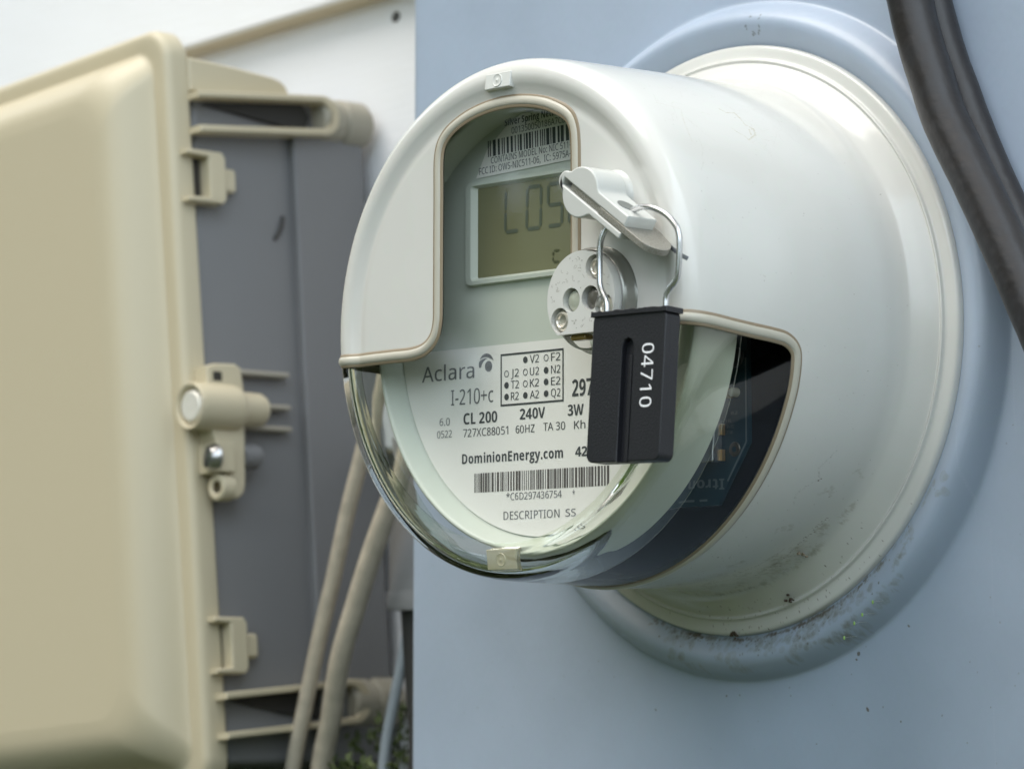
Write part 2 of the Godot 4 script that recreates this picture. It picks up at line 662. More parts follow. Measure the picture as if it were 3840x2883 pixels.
func ground_and_wall() -> void:
	var s := Shape.new()
	s.quad(Vector3(-120000, -1300, 120000), Vector3(120000, -1300, 120000), Vector3(120000, -1300, -120000), Vector3(-120000, -1300, -120000), Vector3.UP)
	var lawn := MeshInstance3D.new()
	lawn.name = "lawn"
	lawn.mesh = s.build(Vector3.ZERO)
	lawn.material_override = mottled(mat(Color(0.026, 0.04, 0.012), 0.9), 0.02, 0.4, 0.5)
	lawn.set_meta("kind", "structure")
	add_child(lawn)

	var wall := thing("house_wall", "white horizontal lap siding wall behind the beige box and the grey enclosure", "wall", Vector3(-300, -1300, -80))
	wall.rotation.z = deg_to_rad(3.0)
	wall.position = (Basis(Vector3(0, 0, 1), deg_to_rad(3.0)) * Vector3(-300, -1300, -80)) * MM
	var paint := mat(Color(0.84, 0.85, 0.87), 0.45)
	paint.normal_enabled = true
	paint.normal_texture = noise_tex(0.03, 21, 256, 4.0)
	paint.normal_scale = 0.25
	paint.uv1_triplanar = true
	paint.uv1_scale = Vector3(3, 60, 3)
	var shade_tan := mat(Color(0.62, 0.54, 0.38), 0.7)  # tan colour paints the shade under the lower edge of each board
	var top := 171.5      # the bottom edge of the board whose edge crosses the picture, in the wall's own turned axes
	var n := 0
	for i in range(-8, 14):
		var y := top + i * 178.0
		var b := Shape.new()
		var p := PackedVector2Array([Vector2(-80.0, y + 1.5), Vector2(-81.5, y), Vector2(-91.0, y), Vector2(-93.0, y + 190), Vector2(-90.5, y + 190)])
		# drawn along x: outline in (z, y)
		prism(b, p, -3200, 2600, 0.0, Transform3D(Basis(Vector3(0, 0, 1), Vector3(0, 1, 0), Vector3(-1, 0, 0)), Vector3.ZERO))
		var bd := put("siding_board", b, paint, wall)
		var re := Shape.new()
		prism(re, PackedVector2Array([Vector2(-80.4, y - 0.1), Vector2(-81.6, y - 0.7), Vector2(-90.8, y - 0.7), Vector2(-90.8, y - 0.05)]), -3200, 2600, 0.0, Transform3D(Basis(Vector3(0, 0, 1), Vector3(0, 1, 0), Vector3(-1, 0, 0)), Vector3.ZERO))
		put("board_edge", re, shade_tan, bd)
		n += 1
	var sh := Shape.new()
	box(sh, Vector3(-2600, -1350, -130), Vector3(3200, 2700, -95), 1.0)
	put("sheathing", sh, mat(Color(0.4, 0.36, 0.3), 0.9), wall)
	var nail := Shape.new()
	lathe(nail, [Vector2(0, 2.4), Vector2(2.5, 2.2), Vector2(3.6, 1.2), Vector2(3.9, 0)], Vector3(-258.5, 162.2, -91.5), Transform3D.IDENTITY, 20)
	put("nail_head", nail, mat(Color(0.12, 0.12, 0.12), 0.5, 0.6), wall, "small dark weathered nail head")


func meter_box() -> void:
	var o := thing("meter_enclosure", "pale blue grey painted steel enclosure with a raised round ring carrying the meter", "meter box", Vector3(0, -250, -80))
	var lo := Vector2(-150, -250)
	var hi := Vector2(124, 300)
	var rings := []
	var angs := []
	for i in 240:
		angs.append(TAU * i / 240.0)
	for c in [lo, hi, Vector2(lo.x, hi.y), Vector2(hi.x, lo.y)]:
		for k in 1:
			angs.append(fposmod(c.angle(), TAU))
	angs.sort()
	for e in [[0.0, -14.0], [0.0, 2.2], [0.3, 3.5], [1.0, 4.5], [2.2, 5.0], [4.0, 5.0], [12.0, 5.0]]:
		var r := []
		for a in angs:
			var d := Vector2.from_angle(a)
			var t := 1e9
			if d.x > 1e-6: t = minf(t, (hi.x - e[0]) / d.x)
			if d.x < -1e-6: t = minf(t, (lo.x + e[0]) / d.x)
			if d.y > 1e-6: t = minf(t, (hi.y - e[0]) / d.y)
			if d.y < -1e-6: t = minf(t, (lo.y + e[0]) / d.y)
			r.append(Vector3(d.x * t, d.y * t, e[1]))
		rings.append(r)
	for e in [[110.0, 5.0], [103.0, 5.0], [102.0, 5.03], [101.4, 5.25], [100.9, 5.9], [100.2, 7.3], [99.3, 9.1], [98.2, 10.9], [97.0, 12.2], [95.8, 12.85], [94.6, 13.0], [93.2, 12.7], [91.6, 11.9], [90.0, 10.9], [88.4, 9.8], [86.8, 8.6], [85.6, 7.4], [85.2, 5.0]]:
		var r := []
		for a in angs:
			r.append(Vector3(cos(a) * e[0], sin(a) * e[0], e[1]))
		rings.append(r)
	var s := Shape.new()
	loft(s, rings, false)
	planar_uv(s, lo, hi)
	var W := 1024
	var H := 2048
	var im := mottled_image(W, H, Color(0.37, 0.44, 0.545).linear_to_srgb(), 0.03, 0.02, 4)
	var P := func(x: float, y: float) -> Vector2: return Vector2((x - lo.x) / 274.0 * W, (hi.y - y) / 550.0 * H)
	var chip := Color(0.16, 0.18, 0.2).linear_to_srgb()
	for c in [[10.6, 95.5, 0.5], [11.2, 95.3, 0.4], [14.4, 94.4, 0.6], [14.7, 95.4, 0.4], [8.8, 92.9, 0.6], [8.9, 92.1, 0.5], [14.1, 92.1, 0.7], [13.7, 91.0, 0.6], [13.0, 90.3, 0.7], [11.3, 90.7, 0.9], [10.7, 90.2, 0.6]]:
		speck(im, P.call(c[0], c[1]), c[2] * 3.0, chip, int(c[0] * 100 + c[1]))
	var g := RandomNumberGenerator.new()
	g.seed = 5
	var brown := Color(0.09, 0.07, 0.05).linear_to_srgb()
	for c in [[47.6, -108.8, 0.9], [63.1, -85.2, 0.6], [44.4, -93, 0.8], [43.6, -94.6, 0.5], [-7.5, -105.4, 0.4], [-37, -109.8, 0.5], [53.4, -108.1, 0.3], [59.9, -112.1, 0.4], [28.1, -118.9, 0.4], [-2.1, -105.1, 0.3], [92.1, -107.7, 0.3]]:
		speck(im, P.call(c[0], c[1]), c[2] * 3.0, brown, int(c[0] * 37 + c[1]))
	for i in 260:        # fine dust specks, thicker low on the panel
		var x := g.randf_range(-140, 180)
		var y := g.randf_range(-140, 120)
		if g.randf() < 0.35 + (20 - y) * 0.004:
			speck(im, P.call(x, y), g.randf_range(0.5, 1.1), Color(brown, 0.5), g.randi())
	for i in 80:        # grit caught under the flange, lower right
		var a := deg_to_rad(g.randfn() * 17 - 76)
		var r := 88.6 + absf(g.randfn()) * 2.6
		speck(im, P.call(cos(a) * r, sin(a) * r), g.randf_range(0.5, 1.7), Color(brown, 0.75), g.randi())
	for i in 260:        # grime in the joint under the flange
		var a := deg_to_rad(g.randf_range(-112, -48))
		var r := 88.4 + absf(g.randfn()) * 0.7
		speck(im, P.call(cos(a) * r, sin(a) * r), g.randf_range(1.2, 2.6), Color(brown, 0.3), g.randi())
	for i in 46:         # old dirt in ragged patches and crusts, also painting shade on the lower ring
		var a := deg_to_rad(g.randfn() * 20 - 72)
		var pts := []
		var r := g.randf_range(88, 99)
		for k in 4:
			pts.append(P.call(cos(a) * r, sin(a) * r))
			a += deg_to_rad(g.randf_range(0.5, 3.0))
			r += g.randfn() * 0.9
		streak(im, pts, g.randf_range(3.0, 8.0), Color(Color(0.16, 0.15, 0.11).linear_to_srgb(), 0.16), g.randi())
	for i in 9:
		var a := deg_to_rad(g.randfn() * 16 - 70)
		var pts := []
		for k in 3:
			pts.append(P.call(cos(a) * 88.8, sin(a) * 88.8))
			a += deg_to_rad(1.6)
		streak(im, pts, 2.6, Color(brown, 0.7), g.randi())
	for i in 7:          # thin vertical scuffs
		var x := g.randf_range(70, 108)
		var y := g.randf_range(-110, 40)
		for k in 60:
			im.set_pixelv(Vector2i(P.call(x + k * 0.01, y - k * 0.4)), im.get_pixelv(Vector2i(P.call(x, y))).lightened(0.05))
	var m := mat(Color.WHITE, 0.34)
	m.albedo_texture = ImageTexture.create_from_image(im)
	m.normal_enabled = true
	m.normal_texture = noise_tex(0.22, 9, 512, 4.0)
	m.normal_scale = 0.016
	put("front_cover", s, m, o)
	var h := Shape.new()
	box(h, Vector3(-148.5, -248.5, -80), Vector3(122.5, 298.5, -4), 2.0)
	put("housing", h, grained(mat(Color(0.37, 0.44, 0.545), 0.4), 0.05, 8.0, 0.05), o)


func meter() -> void:
	var o := thing("electricity_meter", "round pale grey electricity meter with a clear window, plugged into the grey enclosure", "meter", Vector3(0, 0, 5))
	var win := window_outline()
	var s_end := prof_s[prof_s.size() - 1]
	# painted skin of the cover, unrolled: stains, dirt and some painted shade
	var N := 1400
	var im := mottled_image(N, N, Color(0.645, 0.64, 0.605).linear_to_srgb(), 0.02, 0.012, 8)
	var px := N / (2.0 * s_end)
	var Q := func(deg: float, z: float) -> Vector2: return side(deg, z) * px + Vector2(N, N) / 2.0
	var tan_ := Color(0.42, 0.36, 0.22).linear_to_srgb()
	var dirt := Color(0.07, 0.05, 0.035).linear_to_srgb()
	streak(im, [Q.call(50.7, 64.9), Q.call(49.2, 63.6), Q.call(49.7, 59.7), Q.call(47.7, 59.6), Q.call(45.2, 60), Q.call(44, 57.7), Q.call(42, 59), Q.call(39.9, 63.3)], 1.3, Color(tan_, 0.55), 31)
	streak(im, [Q.call(44, 57.7), Q.call(43.6, 60), Q.call(41.5, 61)], 1.0, Color(tan_, 0.5), 35)
	streak(im, [Q.call(43.4, 67.2), Q.call(42.4, 66.5), Q.call(41, 64), Q.call(39.9, 63.6)], 0.9, Color(tan_, 0.45), 32)
	streak(im, [Q.call(49.7, 90.4), Q.call(49, 86), Q.call(48.1, 82.5), Q.call(43.5, 85.6), Q.call(38.9, 87.5), Q.call(36.8, 87.9)], 0.7, Color(tan_, 0.3), 33)
	streak(im, [Q.call(48, 74.6), Q.call(47.4, 71.8)], 0.7, Color(tan_, 0.35), 34)
	var g := RandomNumberGenerator.new()
	g.seed = 77
	for i in 46:      # hair-fine scratches on the sunny top
		var a := g.randf_range(38, 66)
		var z := g.randf_range(36, 88)
		var pts := [Q.call(a, z)]
		for k in 4:
			a += g.randfn() * 1.2 - 0.6
			z += g.randfn() * 1.8
			pts.append(Q.call(a, z))
		streak(im, pts, 0.45, Color(Color(0.36, 0.33, 0.25).linear_to_srgb(), 0.28), g.randi())
	streak(im, [Q.call(-30, 36.6), Q.call(-32.5, 38.9), Q.call(-34.7, 40.7), Q.call(-37.2, 37.9), Q.call(-39.1, 41.8), Q.call(-41.5, 43.8), Q.call(-44.3, 42.1)], 0.9, Color(dirt, 0.3), 41)
	streak(im, [Q.call(-37.2, 37.9), Q.call(-38, 38.4)], 1.8, Color(dirt, 0.8), 42)
	streak(im, [Q.call(-47.5, 25), Q.call(-49.9, 25.9), Q.call(-52.6, 26.6), Q.call(-55, 26.8)], 1.7, Color(dirt, 0.75), 43)
	streak(im, [Q.call(-55, 26.8), Q.call(-60.6, 25.9), Q.call(-65.8, 26.3), Q.call(-71.4, 26)], 1.3, Color(dirt, 0.6), 44)
	streak(im, [Q.call(-58, 30), Q.call(-62, 30.9), Q.call(-66, 32), Q.call(-70, 34)], 0.8, Color(dirt, 0.5), 45)
	for c in [[-63.2, 51.7, 1.6], [-69.2, 37.3, 1.2], [-65, 26, 1.5], [-65.4, 23.2, 1.2], [-59.4, 23.3, 2.0], [4, 40, 0.9], [28, 20, 1.2], [-12, 33, 0.8], [21, 55, 0.7]]:
		speck(im, Q.call(c[0], c[1]), c[2], Color(dirt, 0.9), int(c[0] * 91 + c[1]))
	for i in 420:
		var a := -92 + absf(g.randfn()) * 22
		var z := g.randf_range(14, 60)
		speck(im, Q.call(a, z), g.randf_range(0.4, 1.0), Color(dirt, 0.55), g.randi())
	for i in 90:
		var a := g.randfn() * 15 - 74
		var r := g.randf_range(79, 87.6)
		var k := s_of_r(r)
		for q in range(prof.size() - 1, 0, -1):
			if prof[q].x <= r and prof[q].y < 20:
				k = prof_s[q]
				break
		speck(im, Vector2.from_angle(deg_to_rad(a)) * k * px + Vector2(N, N) / 2, g.randf_range(0.5, 1.9), Color(dirt, 0.7), g.randi())
	for i in 70:     # old grime and painted shade, in drips and patches low on body and flange
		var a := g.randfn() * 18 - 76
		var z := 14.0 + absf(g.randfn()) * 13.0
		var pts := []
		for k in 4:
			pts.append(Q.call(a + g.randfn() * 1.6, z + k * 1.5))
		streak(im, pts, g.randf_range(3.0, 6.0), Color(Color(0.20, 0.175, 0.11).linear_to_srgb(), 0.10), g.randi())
	for i in 160:
		speck(im, Q.call(g.randf_range(-40, 80), g.randf_range(15, 97)), g.randf_range(0.35, 0.7), Color(dirt, 0.5), g.randi())
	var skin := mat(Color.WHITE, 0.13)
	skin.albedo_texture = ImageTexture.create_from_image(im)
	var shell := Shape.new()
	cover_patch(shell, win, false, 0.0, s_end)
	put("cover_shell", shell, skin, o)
	var lining := Shape.new()
	cover_patch(lining, win, false, -2.2, s_of_z(26), true)
	put("cover_lining", lining, mat(Color(0.06, 0.06, 0.06), 0.6), o)
	var clear := Shape.new()
	var rim0 := s_of_r(62.6)
	var rim1 := s_of_z(84.0)
	cover_patch(clear, win, true, 0.0, rim0)
	cover_patch(clear, win, true, 0.0, s_end, false, rim1)
	var glass := put("clear_window", clear, pane(0.0), o)
	var rim := Shape.new()    # the thick rounded edge of the clear moulding
	cover_patch(rim, win, true, 0.0, rim1, false, rim0)
	cover_patch(rim, win, true, -2.8, rim1, true, rim0, 4.5)
	for i in win.size():      # its edges, under the trim
		if win[i].length() < rim0 or win[i].length() > rim1:
			continue
		var e0 := cover_at(win[i]); var e1 := cover_at(win[(i + 1) % win.size()])
		var f0 := cover_at(win[i], -2.6); var f1 := cover_at(win[(i + 1) % win.size()], -2.6)
		var out_: Vector3 = (e1[0] - e0[0]).cross(e0[1])
		rim.quad(e0[0], e1[0], f1[0], f0[0], out_.normalized())
	var poly_ := StandardMaterial3D.new()
	poly_.refraction_enabled = true
	poly_.refraction_scale = 0.05
	poly_.albedo_color = Color(0.97, 0.98, 0.95, 0.0)
	poly_.roughness = 0.0
	put("clear_rim", rim, poly_, glass)
	var bead := Shape.new()
	ribbon(bead, win, 2.7, 0.9, true)
	var trim := put("window_trim", bead, mat(Color(0.50, 0.475, 0.40), 0.3), o, "tan grey moulded bead round the clear window")

	var edge := Shape.new()
	ribbon(edge, win, 4.2, 0.5, true)
	put("trim_edge", edge, mat(Color(0.27, 0.215, 0.145), 0.35), trim)

	# moulded tabs on the rim, top and bottom
	for e in [[-1.3, 66.6, 102.6, 10.4, 4.6, mat(Color(0.64, 0.645, 0.61), 0.2)], [0.1, -67.2, 102.3, 12.0, 5.8, pane(0.45, Color(0.80, 0.78, 0.66))]]:
		var t := Shape.new()
		var tilt := Transform3D(Basis(Vector3(1, 0, 0), -0.12 if e[1] > 0 else 0.12), Vector3(e[0], e[1], e[2]))
		box(t, Vector3(-e[3] / 2, -e[4] / 2, -2.0), Vector3(e[3] / 2, e[4] / 2, 1.2), 0.35, tilt)
		var tb := put("moulded_tab", t, e[5], o)
		var rg := Shape.new()
		lathe(rg, [Vector2(1.9, 1.2), Vector2(1.75, 1.42), Vector2(1.5, 1.25), Vector2(0.7, 1.22), Vector2(0.4, 1.4), Vector2(0.0, 1.45)], Vector3.ZERO, tilt, 28)
		put("moulded_ring", rg, e[5], tb)

	# ---- inside
	var cupm := mat(Color(0.57, 0.615, 0.535), 0.4)
	var cup := Shape.new()
	lathe(cup, [Vector2(0, 86.6), Vector2(60.7, 86.6), Vector2(61.0, 86.75), Vector2(61.6, 87.9), Vector2(63.4, 91.9), Vector2(63.9, 92.6), Vector2(64.5, 92.8), Vector2(65.1, 92.4), Vector2(65.5, 91.0), Vector2(66.0, 86), Vector2(66.8, 79.2), Vector2(66.5, 78.8), Vector2(66.0, 78.9), Vector2(65.2, 80.5)], Vector3.ZERO, Transform3D.IDENTITY, 120)
	var dial := put("dial_plate", cup, cupm, o)
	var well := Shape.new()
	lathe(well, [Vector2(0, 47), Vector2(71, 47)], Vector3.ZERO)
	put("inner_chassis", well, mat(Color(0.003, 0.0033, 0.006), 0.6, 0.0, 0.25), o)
	var ink := mat(Color(0.055, 0.06, 0.065), 0.6)
	var grey := mat(Color(0.14, 0.145, 0.15), 0.6)
	var paper := mat(Color(0.84, 0.835, 0.78), 0.5)
	# lower label
	var lab := circle(Vector2.ZERO, 60.5, 180)
	lab = Geometry2D.intersect_polygons(lab, PackedVector2Array([Vector2(-70, -70), Vector2(70, -70), Vector2(70, -15.5), Vector2(23, -15.5), Vector2(20.6, -14.5), Vector2(19.6, -12.4), Vector2(19.2, -9), Vector2(18.3, -6.8), Vector2(16.4, -5.5), Vector2(14, -5.35), Vector2(-70, -5.35)]))[0]
	var ls := Shape.new()
	flat(ls, lab, 87.0)
	var label_ := put("rating_label", ls, paper, o)
	var Z := 87.1
	var line := func(text: String, font: Font, x0: float, x1: float, y: float, cap: float, m: Material) -> void:
		var t := Shape.new()
		lettering(t, text, font, x0, x1, y, cap, Z)
		put("printed_text", t, m, label_)
	line.call("Aclara", sans, -51.7, -29.0, -14.15, 4.45, grey)
	line.call("I-210+c", sans, -39.0, -20.95, -21.6, 4.45, grey)
	line.call("297", bold, 11.4, 19.7, -21.9, 4.75, ink)
	line.call("CL 200", bold, -33.6, -19.3, -27.4, 3.25, ink)
	line.call("240V", bold, -9.9, 0.5, -27.2, 3.05, ink)
	line.call("3W", bold, 9.65, 16.0, -27.2, 3.1, ink)
	line.call("6.0", sans, -43.9, -39.5, -27.25, 2.15, grey)
	line.call("0522", sans, -45.0, -38.6, -30.8, 2.1, grey)
	line.call("727XC88051", sans, -33.7, -14.7, -31.05, 2.3, ink)
	line.call("60HZ", sans, -11.6, -3.8, -31.0, 2.2, ink)
	line.call("TA 30", sans, -0.25, 8.6, -30.9, 2.25, ink)
	line.call("Kh 1", sans, 12.15, 19.8, -31.0, 2.25, ink)
	line.call("DominionEnergy.com", bold, -34.2, 7.7, -38.75, 2.85, ink)
	line.call("421", bold, 12.6, 19.4, -38.7, 2.75, ink)
	line.call("*C6D297436754", sans, -15.5, 7.2, -49.85, 2.05, grey)
	line.call("*", sans, 11.5, 12.5, -50.0, 2.05, grey)
	line.call("DESCRIPTION", sans, -16.6, 6.3, -55.35, 2.3, grey)
	line.call("SS", sans, 8.7, 12.8, -55.2, 2.1, grey)
	var bc := Shape.new()
	bars(bc, -28.9, 26.1, -47.2, -41.7, Z, 0.28)
	put("barcode", bc, mat(Color(0.10, 0.09, 0.085), 0.6), label_)
	# the option table
	var tb := Shape.new()
	var frame: Array = Geometry2D.clip_polygons(rect2(Vector2(-17.9, -23.0), Vector2(8.0, -8.1)), rect2(Vector2(-17.35, -22.5), Vector2(7.45, -8.6)))
	for e in [[-17.9, -23.05, 8.0, -22.5], [-17.9, -8.65, 8.0, -8.1], [-17.9, -22.5, -17.4, -8.65], [7.5, -22.5, 8.0, -8.65]]:
		flat(tb, rect2(Vector2(e[0], e[1]), Vector2(e[2], e[3])), Z)
	var rows := [["", "V2", "F2", 0, 1, 0], ["J2", "U2", "N2", 0, 0, 1], ["T2", "K2", "E2", 1, 0, 1], ["R2", "A2", "Q2", 1, 1, 1]]
	for r in 4:
		var y: float = [-11.4, -14.92, -18.2, -21.5][r]
		for c in 3:
			var word: String = rows[r][c]
			if word == "":
				continue
			lettering(tb, word, sans, [-13.6, -5.75, 2.9][c], [-10.3, -2.0, 6.7][c], y, 2.25, Z)
			var cc := Vector2([-15.4, -7.6, 0.9][c], y + 1.05)
			if rows[r][c + 3] == 1:
				flat(tb, circle(cc, 0.95, 20), Z)
			else:
				for k in 20:
					var a0 := TAU * k / 20
					var a1 := TAU * (k + 1) / 20
					flat(tb, PackedVector2Array([cc + Vector2.from_angle(a0) * 0.98, cc + Vector2.from_angle(a1) * 0.98, cc + Vector2.from_angle(a1) * 0.74, cc + Vector2.from_angle(a0) * 0.74]), Z)
	put("option_table", tb, ink, label_)
	var lg := Shape.new()
	for p: PackedVector2Array in Geometry2D.clip_polygons(Geometry2D.intersect_polygons(circle(Vector2(-23.9, -10.6), 3.15, 40), rect2(Vector2(-28, -11.4), Vector2(-20, -6)))[0], circle(Vector2(-23.0, -12.2), 3.25, 40)):
		for q: PackedVector2Array in Geometry2D.clip_polygons(p, circle(Vector2(-24.4, -13.2), 4.7, 60)) + Geometry2D.intersect_polygons(p, circle(Vector2(-24.4, -13.2), 4.35, 60)):
			flat(lg, q, Z)
	flat(lg, circle(Vector2(-22.95, -11.2), 1.55, 28), Z)
	put("emblem", lg, grey, label_)
	# upper sticker, put on slightly crooked
	var st := Shape.new()
	var tl := Transform3D(Basis(Vector3(0, 0, 1), deg_to_rad(1.8)), Vector3(-27, 44.5, 0))
	flat(st, PackedVector2Array([Vector2(-1.5, -0.9), Vector2(55, -0.9), Vector2(50, 7), Vector2(43, 12), Vector2(36, 15.2), Vector2(18, 15.2), Vector2(11, 12), Vector2(3.5, 7)]), 87.0, tl)
	var stick := put("radio_label", st, paper, o)
	for e in [["FCC ID: OWS-NIC511-06,  IC: 5975A-N", 0.0, 39.6, -0.05, 1.95], ["CONTAINS MODEL No: NIC 511-0", 5.1, 39.4, 2.5, 1.85], ["001350050186A7C0", 14.0, 35.9, 9.9, 1.9]]:
		var t := Shape.new()
		lettering(t, e[0], sans, e[1], e[2], e[3], e[4], Z, tl)
		put("printed_text", t, ink, stick)
	var ssn := Shape.new()
	lettering(ssn, "Silver Spring Networks", bold, 11.2, 37.5, 12.55, 1.95, Z, tl)
	put("printed_text", ssn, ink, stick)
	var b2 := Shape.new()
	bars(b2, 3.9, 42.0, 4.6, 9.3, Z, 0.42, tl)
	put("barcode", b2, ink, stick)
	# display
	var lf := Shape.new()
	var fr := round_rect(Vector2(-32, 12.3), Vector2(32, 42.4), 2.2)
	var hole := round_rect(Vector2(-27.4, 14.5), Vector2(27.4, 40.5), 0.4)
	for k in 36:
		var a: Vector2 = fr[k]; var b: Vector2 = fr[(k + 1) % 36]; var c: Vector2 = hole[(k + 1) % 36]; var d: Vector2 = hole[k]
		var u := Vector3(0, 0, 1)
		var mid := func(p: Vector2, q: Vector2, f: float, z: float) -> Vector3: return Vector3(lerpf(p.x, q.x, f), lerpf(p.y, q.y, f), z)
		for w in [[0.0, 86.6, 0.12, 88.4], [0.12, 88.4, 0.62, 88.5], [0.62, 88.5, 1.0, 87.1]]:
			lf.quad(mid.call(a, d, w[0], w[1]), mid.call(a, d, w[2], w[3]), mid.call(b, c, w[2], w[3]), mid.call(b, c, w[0], w[1]))
	var lcd := put("display_frame", lf, cupm, o)
	for i in range(0, lf.n.size()):
		pass
	var lg2 := Shape.new()
	flat(lg2, rect2(Vector2(-27.6, 14.3), Vector2(27.6, 40.7)), 87.15)
	put("display_glass", lg2, mat(Color(0.2, 0.2, 0.115), 0.12), lcd)
	var on := {"0": "abcdef", "5": "acdfg", "L": "def", "6": "ed"}
	for e in [["L", -15.8], ["0", -6.9], ["5", 1.75], ["6", 10.4]]:
		var d := Shape.new()
		for k: String in on[e[0]]:
			segment(d, k, e[1], 26.75, 5.7, 11.9, 87.3)
		put("display_digit", d, mat(Color(0.105, 0.122, 0.088), 0.3), lcd)
	var cs := Shape.new()
	for k in "aefd":
		segment(cs, k, 3.9, 16.4, 2.8, 3.2, 87.3, 0.35)
	put("display_digit", cs, mat(Color(0.09, 0.095, 0.05), 0.3), lcd)

	# circuit board seen through the side of the window
	var pc := Shape.new()
	prism(pc, PackedVector2Array([Vector2(5, -4), Vector2(52.7, -4), Vector2(52.9, -35.3), Vector2(45.2, -46.6), Vector2(41.4, -52.3), Vector2(5, -52.5)]), 58.4, 60, 0.0)
	var pcb := put("circuit_board", pc, mat(Color(0.009, 0.042, 0.06), 0.35), o)
	var ed := Shape.new()
	for e in [[Vector2(52.2, -12), Vector2(52.3, -35.2)], [Vector2(52.3, -35.2), Vector2(45.2, -45.8)]]:
		var w: Vector2 = (e[1] - e[0]).normalized().orthogonal() * 0.3
		flat(ed, PackedVector2Array([e[0] - w, e[1] - w, e[1] + w, e[0] + w]), 60.1)
	flat(ed, rect2(Vector2(26, -51.1), Vector2(32.5, -50.5)), 60.1)
	flat(ed, rect2(Vector2(34.5, -51.1), Vector2(37.5, -50.5)), 60.1)
	var silk := mat(Color(0.13, 0.17, 0.19), 0.5)
	put("board_trace", ed, silk, pcb)
	var tx := Shape.new()
	lettering(tx, "Itron", bold, -44, -29.7, 45.0, 3.0, 60.1, Transform3D(Basis(Vector3(0, 0, 1), PI), Vector3.ZERO))
	put("printed_text", tx, silk, pcb)
	for e in [[44.0, -29.6, "CR R5"], [45.2, -31.2, "R14 R52"], [44.6, -32.8, "C17 R80"], [46.5, -27.5, "82"]]:
		var t := Shape.new()
		lettering(t, e[2], sans, e[0], e[0] + 2.6, e[1], 0.9, 60.1)
		put("printed_text", t, silk, pcb)
	var led := Shape.new()
	box(led, Vector3(44.9, -23.0, 60), Vector3(47.8, -20.2, 62.4), 0.5)
	put("amber_component", led, mat(Color(0.42, 0.34, 0.16), 0.2, 0.3), pcb)
	var dome := Shape.new()
	lathe(dome, [Vector2(0, 63.2), Vector2(0.8, 63.0), Vector2(1.3, 62.2), Vector2(1.4, 60)], Vector3(48.6, -21.4, 0), Transform3D.IDENTITY, 20)
	put("indicator_lens", dome, mat(Color(0.6, 0.58, 0.48), 0.08), pcb)
	var cry := Shape.new()
	box(cry, Vector3(38.0, -40.6, 60), Vector3(43.6, -29.2, 64.5), 0.6)
	put("metal_can", cry, mat(Color(0.5, 0.5, 0.52), 0.25, 0.85), pcb)
	for y in [-31.5, -38.6]:
		var f := Shape.new()
		box(f, Vector3(43.4, y - 1.6, 60), Vector3(44.4, y + 1.6, 61.6), 0.2)
		put("gold_pin", f, mat(Color(0.55, 0.36, 0.16), 0.3, 0.8), pcb)
	var ho := Shape.new()
	lathe(ho, [Vector2(0.8, 60.3), Vector2(1.9, 60.3), Vector2(2.1, 60)], Vector3(47.9, -37.1, 0), Transform3D.IDENTITY, 28)
	put("screw_hole", ho, mat(Color(0.10, 0.09, 0.07), 0.4, 0.5), pcb)
	var rc := Shape.new()
	lathe(rc, [Vector2(0, 60.4), Vector2(2.6, 60.35), Vector2(2.8, 60)], Vector3(48.7, -11.7, 0), Transform3D.IDENTITY, 28)
	put("round_pad", rc, mat(Color(0.05, 0.06, 0.075), 0.4), pcb)

	# optical port: a metal disc, flat below, with two windows and three sunk screws
	var out := PackedVector2Array()
	for i in 97:
		var a := lerpf(-0.795, PI + 0.795, i / 96.0)
		out.append(Vector2(37.3, 1.8) + Vector2.from_angle(a) * 13.0)
	var holes := []
	for e in [[33.7, 1.7, 3.3], [41.0, 1.75, 3.3], [42.6, 9.9, 3.4], [29.2, -3.5, 3.4], [46.2, -1.0, 3.4]]:
		holes.append(circle(Vector2(e[0], e[1]), e[2], 40))
	var ps := Shape.new()
	for k in 96:
		var p0: Vector2 = out[k]; var p1: Vector2 = out[k + 1]
		var m0 := (p0 - Vector2(37.3, 1.8)).normalized()
		var m1 := (p1 - Vector2(37.3, 1.8)).normalized()
		ps.tri(Vector3(p0.x, p0.y, 103.5), Vector3(p1.x, p1.y, 103.5), Vector3(p1.x, p1.y, 109), Vector3(m0.x, m0.y, 0), Vector3(m1.x, m1.y, 0), Vector3(m1.x, m1.y, 0))
		ps.tri(Vector3(p0.x, p0.y, 103.5), Vector3(p1.x, p1.y, 109), Vector3(p0.x, p0.y, 109), Vector3(m0.x, m0.y, 0), Vector3(m1.x, m1.y, 0), Vector3(m0.x, m0.y, 0))
	var oa: Vector2 = out[0]; var ob: Vector2 = out[96]
	ps.quad(Vector3(oa.x, oa.y, 103.5), Vector3(ob.x, ob.y, 103.5), Vector3(ob.x, ob.y, 109), Vector3(oa.x, oa.y, 109), Vector3(0, -1, 0))
	var cuts := [20.0, 29.2, 33.7, 41.0, 42.6, 46.2, 55.0]
	for k in 6:     # the face in strips, cut at the hole centres
		for piece: PackedVector2Array in Geometry2D.intersect_polygons(out, rect2(Vector2(cuts[k], -20), Vector2(cuts[k + 1], 30))):
			var left: Array = [piece]
			for h: PackedVector2Array in holes:
				var next := []
				for q: PackedVector2Array in left:
					next.append_array(Geometry2D.clip_polygons(q, h))
				left = next
			for q: PackedVector2Array in left:
				flat(ps, q, 109.0)
